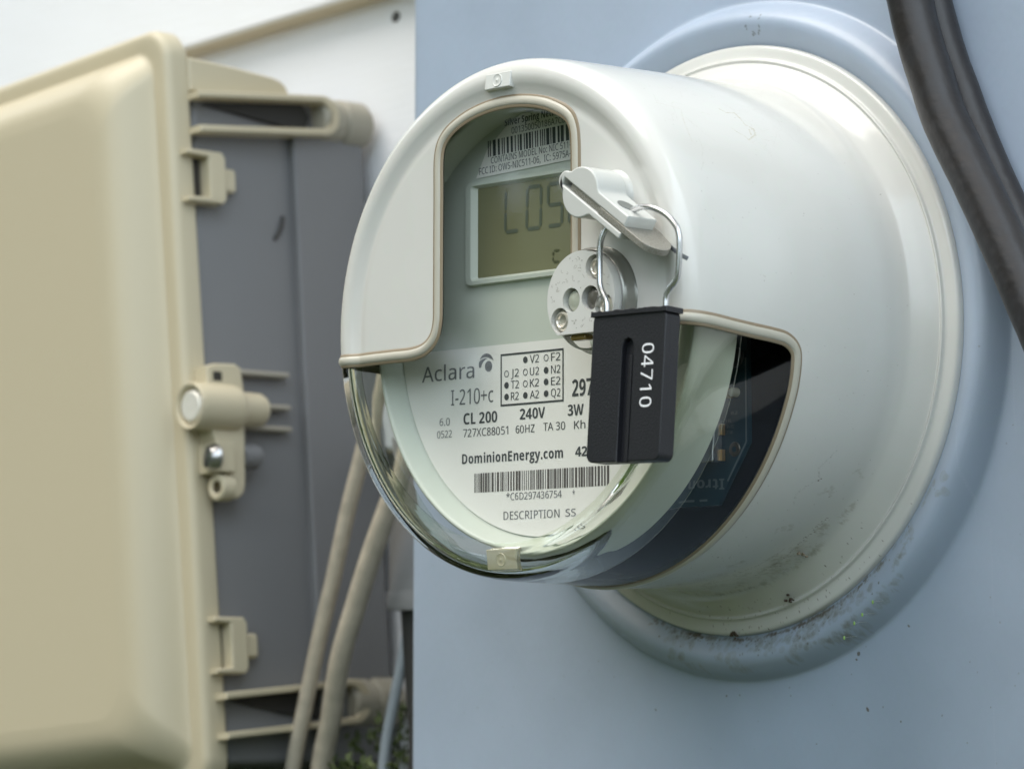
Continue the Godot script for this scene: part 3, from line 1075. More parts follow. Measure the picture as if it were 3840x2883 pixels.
	for h: PackedVector2Array in holes:      # hole walls
		var cc := Vector2.ZERO
		for p in h:
			cc += p / h.size()
		for k in h.size():
			var p0 := h[k]; var p1 := h[(k + 1) % h.size()]
			var m0 := (cc - p0).normalized(); var m1 := (cc - p1).normalized()
			ps.tri(Vector3(p0.x, p0.y, 103.5), Vector3(p1.x, p1.y, 103.5), Vector3(p1.x, p1.y, 109), Vector3(m0.x, m0.y, 0), Vector3(m1.x, m1.y, 0), Vector3(m1.x, m1.y, 0))
			ps.tri(Vector3(p0.x, p0.y, 103.5), Vector3(p1.x, p1.y, 109), Vector3(p0.x, p0.y, 109), Vector3(m0.x, m0.y, 0), Vector3(m1.x, m1.y, 0), Vector3(m0.x, m0.y, 0))
	var metal := mat(Color(0.70, 0.695, 0.66), 0.3, 0.12)
	var port := put("optical_port", ps, metal, o, "worn bright metal port with two lenses and three sunk screws")
	var col := Shape.new()
	lathe(col, [Vector2(13.3, 106.3), Vector2(13.9, 105.9), Vector2(14.1, 105), Vector2(14.15, 103), Vector2(14.4, 102.2), Vector2(14.9, 101.8)], Vector3(37.4, 1.9, 0), Transform3D.IDENTITY, 64)
	put("port_collar", col, mat(Color(0.30, 0.30, 0.27), 0.25, 0.5), port)
	for e in [[33.7, 1.7, mat(Color(0.42, 0.44, 0.36), 0.08)], [41.0, 1.75, mat(Color(0.11, 0.105, 0.09), 0.08)]]:
		var w := Shape.new()
		lathe(w, [Vector2(0, 108.3), Vector2(1.2, 108.2), Vector2(2.3, 107.8), Vector2(3.0, 107.1), Vector2(3.3, 106.3)], Vector3(e[0], e[1], 0), Transform3D.IDENTITY, 36)
		put("port_lens", w, e[2], port)
	for e in [[42.6, 9.9], [29.2, -3.5], [46.2, -1.0]]:
		var w := Shape.new()
		lathe(w, [Vector2(0, 107.6), Vector2(1.45, 107.6), Vector2(1.6, 108.2), Vector2(1.9, 108.4), Vector2(2.2, 108.1), Vector2(2.5, 108.15), Vector2(2.8, 107.7), Vector2(3.1, 107.0), Vector2(3.35, 106.4)], Vector3(e[0], e[1], 0), Transform3D.IDENTITY, 40)
		put("rivet", w, mat(Color(0.72, 0.68, 0.60), 0.3, 0.7), port)
	var scr := RandomNumberGenerator.new()
	scr.seed = 3
	var sc := Shape.new()
	for i in 150:
		var p := Vector2(37.3, 1.8) + Vector2.from_angle(scr.randf() * TAU) * sqrt(scr.randf()) * 11.8
		if p.y < -6.6:
			continue
		var ok := true
		for e in [[33.7, 1.7], [41.0, 1.75], [42.6, 9.9], [29.2, -3.5], [46.2, -1.0]]:
			ok = ok and p.distance_to(Vector2(e[0], e[1])) > 4.7
		if not ok:
			continue
		var a := scr.randf() * TAU
		var turn := scr.randfn() * 1.2
		for k in 5:
			var q := p + Vector2.from_angle(a) * 0.28
			var w := Vector2.from_angle(a).orthogonal() * 0.045
			flat(sc, PackedVector2Array([p - w, q - w, q + w, p + w]), 109.02)
			p = q
			a += turn
	put("scratch", sc, mat(Color(0.30, 0.28, 0.24), 0.6), port)
	var nub := Shape.new()
	box(nub, Vector3(30.5, -9.0, 103), Vector3(36.5, -7.4, 106.5), 0.7)
	put("amber_gate", nub, mat(Color(0.42, 0.28, 0.09), 0.15), port)


func segment(s: Shape, k: String, x: float, y: float, w: float, h: float, z: float, t := 0.55) -> void:
	var g := 0.18
	var m := y + h / 2
	var sl := Transform3D(Basis(Vector3(1, 0, 0), Vector3(0.03, 1, 0), Vector3(0, 0, 1)), Vector3.ZERO)
	sl.origin = Vector3(-0.03 * y, 0, 0)
	var hb := func(yy: float) -> PackedVector2Array: return PackedVector2Array([Vector2(x + g + t, yy - t), Vector2(x + w - g - t, yy - t), Vector2(x + w - g, yy), Vector2(x + w - g - t, yy + t), Vector2(x + g + t, yy + t), Vector2(x + g, yy)])
	var vb := func(xx: float, y0: float, y1: float) -> PackedVector2Array: return PackedVector2Array([Vector2(xx - t, y0 + g + t), Vector2(xx, y0 + g), Vector2(xx + t, y0 + g + t), Vector2(xx + t, y1 - g - t), Vector2(xx, y1 - g), Vector2(xx - t, y1 - g - t)])
	match k:
		"a": flat(s, hb.call(y + h), z, sl)
		"g": flat(s, hb.call(m), z, sl)
		"d": flat(s, hb.call(y), z, sl)
		"f": flat(s, vb.call(x, m, y + h), z, sl)
		"b": flat(s, vb.call(x + w, m, y + h), z, sl)
		"e": flat(s, vb.call(x, y, m), z, sl)
		"c": flat(s, vb.call(x + w, y, m), z, sl)


func handle_and_seal() -> void:
	var meter_: Node3D = get_node("electricity_meter")
	var ang := deg_to_rad(-34.45)
	var T := Transform3D(Basis(Vector3(cos(ang), sin(ang), 0), Vector3(-sin(ang), cos(ang), 0), Vector3(0, 0, 1)), Vector3(44, 28.3, 0))
	var plastic := mat(Color(0.585, 0.59, 0.56), 0.25)
	var out: PackedVector2Array = Geometry2D.merge_polygons(circle(Vector2(-8.0, 0.4), 2.7, 40), circle(Vector2(-1.3, 0.5), 6.9, 72))[0]
	out = Geometry2D.merge_polygons(out, rect2(Vector2(0, -2.9), Vector2(18.6, 4.0)))[0]
	out = Geometry2D.offset_polygon(out, 1.1, Geometry2D.JOIN_ROUND)[0]
	out = Geometry2D.offset_polygon(out, -1.1, Geometry2D.JOIN_ROUND)[0]
	out = Geometry2D.clip_polygons(out, PackedVector2Array([Vector2(-8.7, -1.0), Vector2(30, -1.0), Vector2(30, 0.95), Vector2(-8.7, 0.95)]))[0]
	var clean := PackedVector2Array()
	for p in out:
		if clean.is_empty() or clean[clean.size() - 1].distance_to(p) > 0.2:
			clean.append(p)
	var h := Shape.new()
	prism(h, clean, 104.0, 115.0, 0.5, T, true)
	var mesh := h.build(meter_.get_meta("base"))
	var knob: MeshInstance3D = put_mesh("reset_lever", mesh, plastic, meter_, "pale plastic sealing lever with a metal blade through its slot")
	var nk := Shape.new()
	lathe(nk, [Vector2(6.3, 106), Vector2(6.5, 105), Vector2(6.5, 103.3), Vector2(6.9, 102.4), Vector2(7.6, 101.9)], Vector3(43.1, 29.3, 0), Transform3D.IDENTITY, 48)
	put("lever_neck", nk, plastic, knob)
	for e in [[4.05, 8.6, 14.8]]:
		var rec := Shape.new()
		var tr := T * Transform3D(Basis(Vector3(1, 0, 0), Vector3(0, 0, -1), Vector3(0, 1, 0)), Vector3(11.8, 0, 110.3))
		# a dark disc on the upper arm, painting the shade in the wire hole
		lathe(rec, [Vector2(2.6, e[0]), Vector2(2.55, e[0] + 0.15), Vector2(2.3, e[0] + 0.1), Vector2(2.1, e[0] + 0.03), Vector2(0, e[0] + 0.02)], Vector3.ZERO, tr, 32)
		put("wire_hole", rec, mat(Color(0.16, 0.17, 0.16), 0.6), knob)
	var bl := Shape.new()
	var bt := T * Transform3D(Basis(Vector3(1, 0, 0), Vector3(0, 0, 1), Vector3(0, -1, 0)), Vector3.ZERO)
	prism(bl, PackedVector2Array([Vector2(-6.3, 100), Vector2(-6.3, 113.6), Vector2(-5.8, 114.2), Vector2(7.3, 114.2), Vector2(7.8, 114.9), Vector2(25.5, 115.0), Vector2(27.3, 114.8), Vector2(28.7, 114.1), Vector2(29.8, 112.9), Vector2(30.3, 111.5), Vector2(30.4, 109.8), Vector2(29.9, 107.8), Vector2(28.6, 105.8), Vector2(26.9, 104.1), Vector2(24.8, 102.9), Vector2(24.0, 100)]), -0.9, 0.85, 0.15, bt, true)
	var steel := mat(Color(0.50, 0.49, 0.465), 0.35, 0.35)
	steel.albedo_texture = noise_tex(0.06, 17, 256, 0.0, Color(0.6, 0.58, 0.52), Color(1, 1, 1))
	steel.uv1_triplanar = true
	steel.uv1_world_triplanar = true
	steel.uv1_scale = Vector3.ONE * 120
	put("lever_blade", bl, steel, knob, "flat tan and grey metal blade with a rounded end")
	var sl := Shape.new()
	var path := PackedVector2Array()
	for i in 25:
		var w := T * Vector3(20.0 + i * 0.5, 0, 0)
		path.append(xy(w.x, w.y))
	ribbon(sl, path, 1.3, 0.12, false, 5)
	put("lever_slot", sl, mat(Color(0.10, 0.11, 0.12), 0.6), meter_)

	# the seal: a black plastic block on a wire loop
	var o := thing("security_seal", "black plastic seal numbered in white, hanging from the lever on a bent wire", "seal", Vector3(62.3, -42, 113))
	var ST := Transform3D(Basis.from_euler(Vector3(deg_to_rad(-3.6), 0, deg_to_rad(-0.8))), Vector3(62.4, -4.0, 115.5))
	var black := mat(Color(0.0125, 0.013, 0.017), 0.42)
	grained(black, 0.08, 60.0, 0.12, 6)
	var halfw := 13.5
	var body := Geometry2D.clip_polygons(round_rect(Vector2(-halfw, -39.6), Vector2(halfw, 0.0), 2.2), PackedVector2Array([Vector2(-2.1, -42), Vector2(2.1, -42), Vector2(2.1, -9.2), Vector2(1.4, -7.7), Vector2(0, -7.1), Vector2(-1.4, -7.7), Vector2(-2.1, -9.2)]))[0] as PackedVector2Array
	var b := Shape.new()
	prism(b, body, -1.8, 0.0, 0.35, ST)
	prism(b, round_rect(Vector2(-halfw, -39.6), Vector2(halfw, 0.0), 2.2), -5.2, -1.7, 0.0, ST)
	put("seal_body", b, black, o)
	var gr := Shape.new()
	prism(gr, rect2(Vector2(-0.65, -39.5), Vector2(0.65, -11.5)), -1.7, -1.2, 0.15, ST)
	put("centre_rib", gr, black, o)
	var lip := Shape.new()
	# a moulded lip with a torn, uneven top edge
	var lp := PackedVector2Array([Vector2(-halfw - 0.55, -0.9), Vector2(halfw + 0.55, -0.9)])
	var g := RandomNumberGenerator.new()
	g.seed = 8
	for i in 29:
		lp.append(Vector2(halfw + 0.5 - i * (2 * halfw + 1.0) / 28.0, 0.55 + g.randf_range(-0.16, 0.16)))
	prism(lip, lp, -5.7, 0.55, 0.2, ST)
	put("seal_lip", lip, black, o)
	var num := Shape.new()
	lettering(num, "04710", mono, 8.9, 25.6, 5.4, 4.2, 0.06, ST * Transform3D(Basis(Vector3(0, 0, 1), -PI / 2), Vector3.ZERO))
	put("seal_number", num, mat(Color(0.80, 0.81, 0.84), 0.5), o)
	var wire := Shape.new()
	tube(wire, smooth_path([Vector3(51.0, -6, 112.8), Vector3(51.0, -1.9, 112.6), Vector3(50.4, 0.3, 112.5), Vector3(48.7, 3.0, 112.3), Vector3(47.95, 5.2, 112.2), Vector3(47.7, 10, 112), Vector3(47.8, 14.2, 112), Vector3(48.4, 17.2, 111.8), Vector3(49.6, 19.6, 111.2), Vector3(52.5, 21.6, 110.2), Vector3(56.5, 23.2, 109.9), Vector3(60.4, 23.7, 110.6), Vector3(64.2, 23.7, 111.6), Vector3(68.0, 22.9, 112), Vector3(72.4, 20.8, 112), Vector3(75.7, 17.8, 112), Vector3(77.1, 15.0, 112), Vector3(77.2, 11, 112), Vector3(76.9, 7, 112), Vector3(76.5, 4.5, 112), Vector3(75.5, 2.8, 112.1), Vector3(73.6, 1.1, 112.2), Vector3(72.7, -0.8, 112.3), Vector3(72.6, -3, 112.4), Vector3(72.6, -6, 112.6)], 0.5), 0.82, 16)
	put("wire_loop", wire, mat(Color(0.66, 0.66, 0.67), 0.22, 0.9), o)


func utility_box() -> void:
	var base := Vector3(-372, 20, -80)
	var o := thing("utility_box", "beige plastic utility box with a domed lid, mounted on the white siding", "utility box", base)
	var rot := Basis(Vector3(0, 0, 1), deg_to_rad(5.0))
	o.position = (rot * base) * MM
	o.rotation.z = deg_to_rad(5.0)
	var beige := mat(Color(0.54, 0.475, 0.335), 0.42)
	grained(beige, 0.06, 30.0, 0.02, 12)
	var shade := mat(Color(0.19, 0.19, 0.195), 0.45)  # darker grey copy for the body, its shaded side put into the colour
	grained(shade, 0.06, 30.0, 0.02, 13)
	# lid, standing a little ajar at the top
	var lid := Shape.new()
	var lo := Vector2(-482, -118)
	var hi := Vector2(-266, 158.5)
	var rings := []
	for e in [[4.0, -3.0, 9.0], [1.0, -3.2, 11.0], [0.0, -2.0, 12.0], [0.0, 3.5, 12.0], [0.3, 5.0, 12.0], [1.0, 6.2, 11.0], [2.0, 6.8, 10.5], [3.2, 7.0, 10.0], [6.4, 7.0, 9.0], [7.6, 6.7, 9.0], [8.6, 6.9, 9.5], [9.6, 8.4, 10], [10.6, 10.6, 11], [12.4, 14, 12], [14.6, 17.2, 13], [17.4, 19.8, 14], [20.6, 21.4, 15], [24, 22.0, 15], [28, 22.2, 15]]:
		var r := []
		for p in round_rect(lo + Vector2(e[0], e[0]), hi - Vector2(e[0], e[0]), e[2]):
			r.append(Vector3(p.x, p.y, e[1] + (p.y + 118) * 0.016))
		rings.append(r)
	loft(lid, rings)
	put("lid", lid, beige, o)
	# body
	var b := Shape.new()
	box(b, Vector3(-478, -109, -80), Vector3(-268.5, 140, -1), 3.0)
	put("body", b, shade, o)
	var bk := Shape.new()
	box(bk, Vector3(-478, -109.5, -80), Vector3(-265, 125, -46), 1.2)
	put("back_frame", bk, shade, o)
	var sh := Shape.new()
	var tz := Transform3D(Basis(Vector3(0, 0, -1), Vector3(0, 1, 0), Vector3(1, 0, 0)), Vector3(0, 0, 0))
	# the sloping top edge: an outline in (-z, v) drawn along u
	prism(sh, PackedVector2Array([Vector2(-1.5, 134.6), Vector2(-1.5, 147.4), Vector2(20, 146.2), Vector2(38, 144.6), Vector2(41.5, 143.8), Vector2(44, 142.2), Vector2(45.2, 140), Vector2(45.6, 137.6), Vector2(45.6, 136.6)]), -478, -265.5, 1.2, tz)
	put("top_edge", sh, beige, o)
	# hinge arms: U-shaped straps that end in a barrel
	for e in [[126.0, 131.0, 7.6], [-92.0, -87.5, 8.2]]:
		var a := Shape.new()
		var u := PackedVector2Array()
		var v0: float = e[0]
		var v1: float = e[1]
		var r: float = e[2]
		for k in 13:
			u.append(Vector2(57, v1) + Vector2.from_angle(lerpf(PI / 2, -PI / 2, k / 12.0)) * r)
		u.append(Vector2(-2, v0 - r))
		u.append(Vector2(-2, v0 - r + 2.4))
		for k in 13:
			u.append(Vector2(55.5, v1) + Vector2.from_angle(lerpf(-PI / 2, PI / 2, k / 12.0)) * (r - 2.4))
		u.append(Vector2(-2, v0 + r - 2.4))
		u.append(Vector2(-2, v0 + r))
		prism(a, u, -268, -259.5, 0.6, tz)
		var arm := put("hinge_arm", a, beige, o)
		var dk := Shape.new()
		prism(dk, PackedVector2Array([Vector2(6, v0 + r - 2.8), Vector2(30, v1 - r + 4.6), Vector2(52, v1 - r + 2.4), Vector2(55.5, v1), Vector2(52, v1 + r - 2.4)]), -271, -266.2, 0.3, tz)
		put("recess_shade", dk, mat(Color(0.03, 0.028, 0.025), 0.7), arm)  # near-black slab painting the shade inside the strap
		var ba := Shape.new()
		var R := r + 1.2
		lathe(ba, [Vector2(0, -58.0), Vector2(R - 1.0, -58.2), Vector2(R, -59.2), Vector2(R, -67.5), Vector2(R - 0.5, -68.0), Vector2(R - 0.7, -69.6), Vector2(R + 0.3, -70.4), Vector2(R + 0.3, -80.5), Vector2(R - 1.2, -82.6), Vector2(0, -83.0)], Vector3(-268.5, v1, 0), Transform3D.IDENTITY, 40)
		put("hinge_barrel", ba, mat(Color(0.34, 0.315, 0.25), 0.45), arm)
	# snap clips
	for e in [[92.9, 112.0, 2.0], [-77.0, -57.0, -1.0]]:
		var c := Shape.new()
		var p := PackedVector2Array([Vector2(-5 - e[2], e[1]), Vector2(9, e[1]), Vector2(10.5, e[1] - 2), Vector2(10.5, e[0] + 2), Vector2(9, e[0]), Vector2(-5 - e[2], e[0]), Vector2(-5 - e[2], e[0] + 1.6), Vector2(3.0, e[0] + 2.2), Vector2(3.0, e[1] - 2.2), Vector2(-5 - e[2], e[1] - 1.6)])
		prism(c, p, -268, -261.5, 0.8, tz)
		var cl := put("snap_clip", c, beige, o)
		var tb := Shape.new()
		var mid: float = (e[0] + e[1]) / 2.0
		box(tb, Vector3(-268, mid - 4.5, -17), Vector3(-263.5, mid + 4.5, -9), 1.6)
		put("thumb_tab", tb, beige, cl)
		var ctch := Shape.new()
		box(ctch, Vector3(-268, e[0] + 2.5, -2.6), Vector3(-266.8, e[1] - 2.5, 3.5), 0.3)
		put("gap_shade", ctch, mat(Color(0.03, 0.025, 0.02), 0.7), cl)  # dark slab stands in for the shade inside the clip
	# ribs behind the lock
	for v in [32.0, 20.0, 12.0]:
		var r := Shape.new()
		box(r, Vector3(-269, v - 1.0, -37.5), Vector3(-263.5, v + 1.0, -6), 0.8)
		put("side_rib", r, mat(Color(0.36, 0.33, 0.27), 0.45), o)
	# lock: a tubular screw boss, a lug above it and a gusset below
	var bs := Shape.new()
	var c0 := Vector3(-259.5, 17.4, 0.5)
	lathe(bs, [Vector2(7.0, 6.0), Vector2(7.0, 11.6), Vector2(8.0, 12.4), Vector2(8.4, 11.8), Vector2(8.5, 10), Vector2(8.5, -6), Vector2(8.2, -7.5), Vector2(6.4, -10.5), Vector2(6.2, -18.5), Vector2(5.4, -20.2), Vector2(0, -20.6)], c0, Transform3D.IDENTITY, 48)
	var boss := put("lock_boss", bs, beige, o)
	var sw := Shape.new()
	lathe(sw, [Vector2(0, 11.9), Vector2(3.6, 11.7), Vector2(4.8, 12.1), Vector2(5.5, 11.6), Vector2(5.7, 9.5), Vector2(7.0, 9.2)], c0, Transform3D.IDENTITY, 40)
	put("lock_screw", sw, mat(Color(0.85, 0.82, 0.74), 0.35, 0.3), boss)
	var lug := Shape.new()
	var lgp := PackedVector2Array([Vector2(-5, 24), Vector2(-5, 32.2), Vector2(-1, 33.4), Vector2(8, 33.8), Vector2(10.8, 32.4), Vector2(11.8, 24)])
	prism(lug, lgp, -266, -258.5, 1.0, tz)
	put("padlock_lug", lug, beige, boss)
	var lh := Shape.new()
	box(lh, Vector3(-259, 27.0, -1.8), Vector3(-258.35, 30.5, 2.4), 0.3)
	put("lug_hole", lh, mat(Color(0.03, 0.026, 0.02), 0.7), boss)
	var gs := Shape.new()
	prism(gs, PackedVector2Array([Vector2(-5.5, 12), Vector2(10.6, 12), Vector2(9.6, -10), Vector2(8.6, -13), Vector2(6.4, -15), Vector2(4.0, -15.2), Vector2(2.4, -12.5)]), -268, -257.5, 1.0, tz)
	var gus := put("lock_gusset", gs, beige, o)
	var pl := Shape.new()
	box(pl, Vector3(-266, -6.2, -3.0), Vector3(-254.5, 4.4, 5.0), 0.6)
	put("screw_block", pl, beige, gus)
	var s2 := Shape.new()
	lathe(s2, [Vector2(0, 8.4), Vector2(2.6, 8.0), Vector2(4.3, 6.8), Vector2(5.1, 5.0), Vector2(5.1, 4.6)], Vector3(-257.0, -1.0, 0), Transform3D.IDENTITY, 36)
	var scw := put("hasp_screw", s2, mat(Color(0.45, 0.44, 0.43), 0.22, 0.9), gus)
	var slot := Shape.new()
	box(slot, Vector3(-0.55, -3.4, 7.2), Vector3(0.55, 3.4, 8.5), 0.1, Transform3D(Basis(Vector3(0, 0, 1), -0.35), Vector3(-257.0, -1.0, 0)))
	put("screw_slot", slot, mat(Color(0.04, 0.04, 0.035), 0.5), scw)
	var lp := Shape.new()
	lathe(lp, [Vector2(2.2, 1.0), Vector2(3.1, 1.6), Vector2(4.2, 1.6), Vector2(4.8, 1.0), Vector2(4.8, -4)], Vector3(-259.0, -11.3, 1.5), Transform3D.IDENTITY, 32)
	put("eyelet", lp, beige, gus)
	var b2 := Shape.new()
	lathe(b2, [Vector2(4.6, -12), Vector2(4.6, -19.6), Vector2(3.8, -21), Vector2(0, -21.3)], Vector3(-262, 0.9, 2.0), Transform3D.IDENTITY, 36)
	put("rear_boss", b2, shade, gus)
	var sc := Shape.new()
	tube(sc, smooth_path([Vector3(-268.0, 92.5, -41.5), Vector3(-267.6, 89, -40.4), Vector3(-267.8, 86, -39), Vector3(-268.1, 83.5, -37)], 0.5), 0.7, 8)
	put("gouge", sc, mat(Color(0.06, 0.055, 0.05), 0.8), o)


func cables() -> void:
	var cream := mat(Color(0.60, 0.53, 0.42), 0.45)
	mottled(cream, 0.02, 12.0, 0.8, 15)
	var a := Shape.new()
	tube(a, smooth_path([Vector3(-149, 56, -30), Vector3(-172, 47, -30), Vector3(-192, 28, -30), Vector3(-206, 2, -30), Vector3(-216.9, -25.6, -30), Vector3(-223.8, -43.4, -30), Vector3(-231.3, -66.2, -30), Vector3(-238.8, -87, -30), Vector3(-246.4, -110.5, -30), Vector3(-253.4, -133.9, -30), Vector3(-266, -190, -30), Vector3(-270, -260, -34)], 3.0), 2.9, 20)
	alone("beige_cable", a, cream, Vector3(-270, -260, -34), "thinner beige cable of the pair beside the box, passing in front of the other", "cable", "beige cables beside the box")
	var b := Shape.new()
	tube(b, smooth_path([Vector3(-149, 20, -34), Vector3(-172, 8, -34), Vector3(-188, -14, -32), Vector3(-200.1, -39.3, -30), Vector3(-209.9, -57, -30), Vector3(-218.6, -75, -30), Vector3(-228.5, -95, -31), Vector3(-238.6, -117, -35), Vector3(-246, -134, -37), Vector3(-262, -190, -40), Vector3(-268, -260, -44)], 3.0), 3.8, 22)
	alone("beige_cable", b, cream, Vector3(-268, -260, -44), "thicker beige cable beside the box, behind the thinner one", "cable", "beige cables beside the box")
	var c := Shape.new()
	tube(c, smooth_path([Vector3(-152, 0, -50), Vector3(-180, -10, -50), Vector3(-200, -45, -50), Vector3(-209, -70, -50), Vector3(-214.1, -85.8, -50), Vector3(-219, -102.2, -50), Vector3(-224, -118.7, -50), Vector3(-227, -134, -50), Vector3(-234, -190, -50), Vector3(-236, -260, -50)], 3.0), 2.0, 16)
	alone("grey_cable", c, mat(Color(0.42, 0.46, 0.50), 0.45), Vector3(-236, -260, -50), "thin blue grey cable emerging from behind the enclosure's left edge", "cable")
	var p := thing("conduit", "short pale plastic conduit ending in a collar behind the grey enclosure, dark pipe below", "pipe", Vector3(-204, -250, -56))
	var s := Shape.new()
	var up := Transform3D(Basis(Vector3(1, 0, 0), Vector3(0, 0, -1), Vector3(0, 1, 0)), Vector3(-206, 0, -56))
	lathe(s, [Vector2(4, -18), Vector2(16.5, -18), Vector2(16.5, -70), Vector2(17.2, -71), Vector2(17.4, -75), Vector2(16.8, -77.3), Vector2(8, -77.5)], Vector3.ZERO, up, 40)
	put("conduit_sleeve", s, mat(Color(0.25, 0.25, 0.255), 0.5), p)  # pale plastic, darkened in its colour for the shadow it stands in
	var d := Shape.new()
	lathe(d, [Vector2(12.5, -76), Vector2(9.5, -120), Vector2(9.5, -250)], Vector3.ZERO, up, 32)
	put("lower_pipe", d, mat(Color(0.045, 0.044, 0.042), 0.7), p)
	# two weathered black lines crossing the top right of the enclosure
	var tar := mat(Color(0.019, 0.0185, 0.021), 0.4)
	tar.albedo_texture = noise_tex(0.018, 41, 512, 0.0, Color(0.8, 0.7, 0.64), Color(1.0, 1.0, 1.0), 5)
	tar.uv1_triplanar = true
	tar.uv1_world_triplanar = true
	tar.uv1_scale = Vector3(14, 14, 14)
	tar.normal_enabled = true
	tar.normal_texture = noise_tex(0.06, 42, 256, 5.0)
	tar.normal_scale = 0.12
	var k1 := Shape.new()
	tube(k1, smooth_path([Vector3(68, 170, 22), Vector3(72, 130, 22), Vector3(80.5, 88, 22), Vector3(87, 67.5, 22), Vector3(93, 52.5, 22), Vector3(105, 31, 22), Vector3(115, 12, 22), Vector3(125, -8, 22), Vector3(145, -50, 22), Vector3(170, -110, 22), Vector3(185, -170, 22), Vector3(188, -250, 22)], 3.0), 6.5, 28, 0.25)
	alone("black_hose", k1, tar, Vector3(188, -250, 22), "thicker black weathered hose crossing the enclosure's upper right", "hose", "black hoses crossing the enclosure")
	var k2 := Shape.new()
	tube(k2, smooth_path([Vector3(66, 170, 11), Vector3(70, 130, 11), Vector3(80.5, 86, 11), Vector3(90, 61, 11), Vector3(99, 41, 11), Vector3(109, 22, 11), Vector3(120, -2, 11), Vector3(140, -45, 11), Vector3(166, -105, 11), Vector3(182, -170, 11), Vector3(186, -250, 11)], 3.0), 5.4, 28, 0.25)
	alone("black_hose", k2, tar, Vector3(186, -250, 11), "thinner black hose lying behind the thicker one at the upper right", "hose", "black hoses crossing the enclosure")


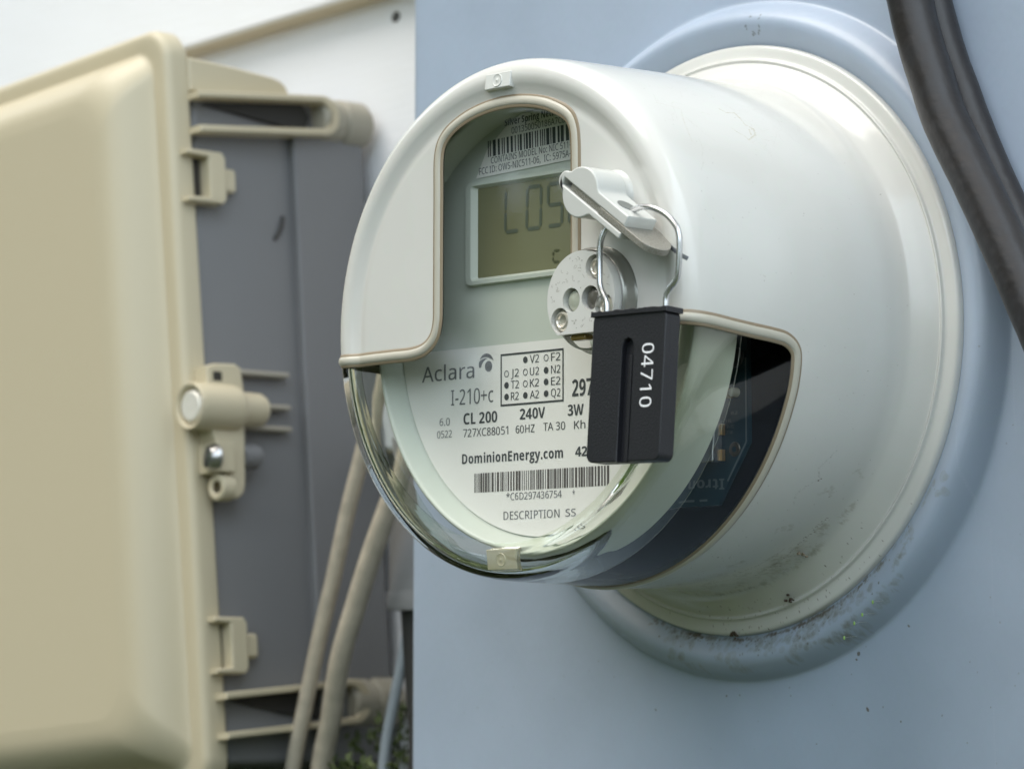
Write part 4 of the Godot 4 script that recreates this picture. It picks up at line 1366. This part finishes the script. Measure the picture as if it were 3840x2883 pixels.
func small_things() -> void:
	# insect eggs on threads under the ring
	var where := [[59, -78.7, "topmost tiny green insect egg under the meter ring"], [55.1, -82.2, "second tiny green insect egg from the top, under the ring"], [52.1, -84.6, "third tiny green insect egg from the top, under the ring"], [48.3, -88.7, "lowest tiny green insect egg under the meter ring"]]
	for e in where:
		var x: float = e[0]
		var y: float = e[1]
		var o := thing("insect_egg", e[2], "egg", Vector3(x, y, 11.0), "green insect eggs")
		var s := Shape.new()
		box(s, Vector3(x - 0.3, y - 0.55, 15.2), Vector3(x + 0.3, y + 0.55, 15.8), 0.33, Transform3D.IDENTITY, 4)
		put("egg", s, mat(Color(0.26, 0.44, 0.12), 0.4), o)
		var t := Shape.new()
		tube(t, PackedVector3Array([Vector3(x, y, 15.4), Vector3(x, y + 0.3, 13.5), Vector3(x, y + 0.5, 10.0)]), 0.025, 6)
		put("thread", t, mat(Color(0.6, 0.6, 0.55), 0.4), o)
	# crumbs of dirt on the flange
	var g := RandomNumberGenerator.new()
	g.seed = 4
	var lab := ["brown clump of dirt on the bottom edge of the meter flange", "small pale crumb of dirt under the meter's belly", "brown crumb in the groove of the flange, lower right"]
	var at := [Vector3(2.5, -87.6, 12.4), Vector3(39.3, -65.0, 23.5), Vector3(27.5, -77.8, 14.6)]
	for i in 3:
		var s := Shape.new()
		for k in 7:
			var p: Vector3 = at[i] + Vector3(g.randfn(), g.randfn(), g.randfn()) * 0.7
			var r := g.randf_range(0.25, 0.6)
			box(s, p - Vector3(r, r * 0.7, r), p + Vector3(r, r * 0.7, r), r * 0.5, Transform3D.IDENTITY, 1)
		alone("dirt_crumb", s, mat([Color(0.09, 0.065, 0.045), Color(0.3, 0.25, 0.18), Color(0.07, 0.05, 0.035)][i], 0.9), at[i], lab[i], "dirt", "crumbs of dirt on the meter")
	# the shrub below the box
	var o := thing("shrub", "dark green leafy shrub growing along the wall below the beige box and cables, with unseen leaves added under the meter", "shrub", Vector3(-270, -1300, -40))
	var lf := Shape.new()
	for i in 20000:
		var p := Vector3(g.randf_range(-460, -140), 0, g.randf_range(-84, 30))
		p.y = -140 - absf(g.randfn()) * 90 - (12.0 if p.x < -330 else 0.0) + 18.0 * sin(p.x * 0.05) * 0.6 - maxf(0, p.z + 20) * 0.6
		if p.z < -50:
			p.y += 16.0 + (3.0 if p.x > -300 and p.x < -205 else 0.0)
		var b := Basis.from_euler(Vector3(g.randf_range(-1.2, 1.2), g.randf() * TAU, g.randf_range(-0.8, 0.8)))
		var l := g.randf_range(2.2, 4.6)
		var w := l * 0.34
		var q := [p, p + b * Vector3(w, l * 0.45, 0.6), p + b * Vector3(0, l, -1.0), p + b * Vector3(-w, l * 0.45, 0.6)]
		lf.quad(q[0], q[1], q[2], q[3])
	for i in 7000:      # unseen leaves added below the picture to block light from beneath the meter
		var p := Vector3(g.randf_range(-420, 520), 0, g.randf_range(-60, 620))
		p.y = -215 - absf(g.randfn()) * 110 - 25.0 * sin(p.x * 0.021) * sin(p.z * 0.017) - maxf(0.0, p.z - 380) * 0.5
		var b := Basis.from_euler(Vector3(g.randf_range(-0.9, 0.9), g.randf() * TAU, g.randf_range(-0.6, 0.6)))
		var l := g.randf_range(22, 48)
		var w := l * 0.34
		lf.quad(p, p + b * Vector3(w, l * 0.1, l * 0.5), p + b * Vector3(0, 0, l), p + b * Vector3(-w, l * 0.1, l * 0.5))
	var leaf := mat(Color(0.085, 0.11, 0.04), 0.8)
	leaf.backlight_enabled = true
	leaf.backlight = Color(0.2, 0.28, 0.08)
	leaf.cull_mode = BaseMaterial3D.CULL_DISABLED
	var fo := put("foliage", lf, leaf, o)
	fo.set_meta("kind", "stuff")
	var st := Shape.new()
	for k in 5:
		var x := -400 + k * 55.0
		tube(st, smooth_path([Vector3(-270 + k * 4.0, -1300, -40), Vector3((x - 270) / 2, -900, -30), Vector3(x, -500, -25), Vector3(x + 6, -200, -30)], 30.0), 4.0, 8)
	put("stems", st, mat(Color(0.10, 0.075, 0.05), 0.8), o)


func woods() -> void:
	# the wood across the lawn that the window and the glossy paint reflect
	var g := RandomNumberGenerator.new()
	g.seed = 19
	var tr := Shape.new()
	var lv := Shape.new()
	for i in 34:
		var a := deg_to_rad(g.randf_range(100, 188))
		var d := g.randf_range(8500, 15000)
		var p := Vector3(cos(a) * d, -1300, sin(a) * d)
		var tall := g.randf_range(5200, 8200) * (0.75 if a > 2.2 else 1.0 if a > 1.0 else 0.3)
		var r := g.randf_range(70, 170)
		var q := PackedVector3Array()
		for k in 7:
			q.append(p + Vector3(g.randfn() * 60 * k * 0.3, tall * k / 6.0 * 0.9, g.randfn() * 60 * k * 0.3))
		tube(tr, q, r, 7)
		for k in (230 if a > 1.0 else 60):
			var h := sqrt(g.randf())
			var c := p + Vector3(g.randfn() * 1150, tall * (0.22 + 0.8 * h), g.randfn() * 1150)
			var b := Basis.from_euler(Vector3(g.randf() * TAU, g.randf() * TAU, 0)) * g.randf_range(180, 420)
			lv.quad(c - b.x * 0.6, c - b.y, c + b.x * 0.6, c + b.y)
	for i in 5200:     # undergrowth
		var a := deg_to_rad(g.randf_range(-6, 188))
		var d := g.randf_range(8200, 15500)
		var c := Vector3(cos(a) * d, -1300 + absf(g.randfn()) * 1500, sin(a) * d)
		var b := Basis.from_euler(Vector3(g.randf() * TAU, g.randf() * TAU, 0)) * g.randf_range(200, 420)
		lv.quad(c - b.x * 0.6, c - b.y, c + b.x * 0.6, c + b.y)
	var m := mat(Color(0.07, 0.10, 0.03), 0.6)
	m.backlight_enabled = true
	m.backlight = Color(0.3, 0.4, 0.1)
	var o := thing("woodland", "mass of green trees with brown trunks across the lawn, seen mirrored in the meter window", "wood", Vector3(0, -1300, 9000))
	o.set_meta("kind", "stuff")
	put("foliage", lv, m, o).set_meta("kind", "stuff")
	put("trunks", tr, mat(Color(0.16, 0.115, 0.075), 0.9), o).set_meta("kind", "stuff")
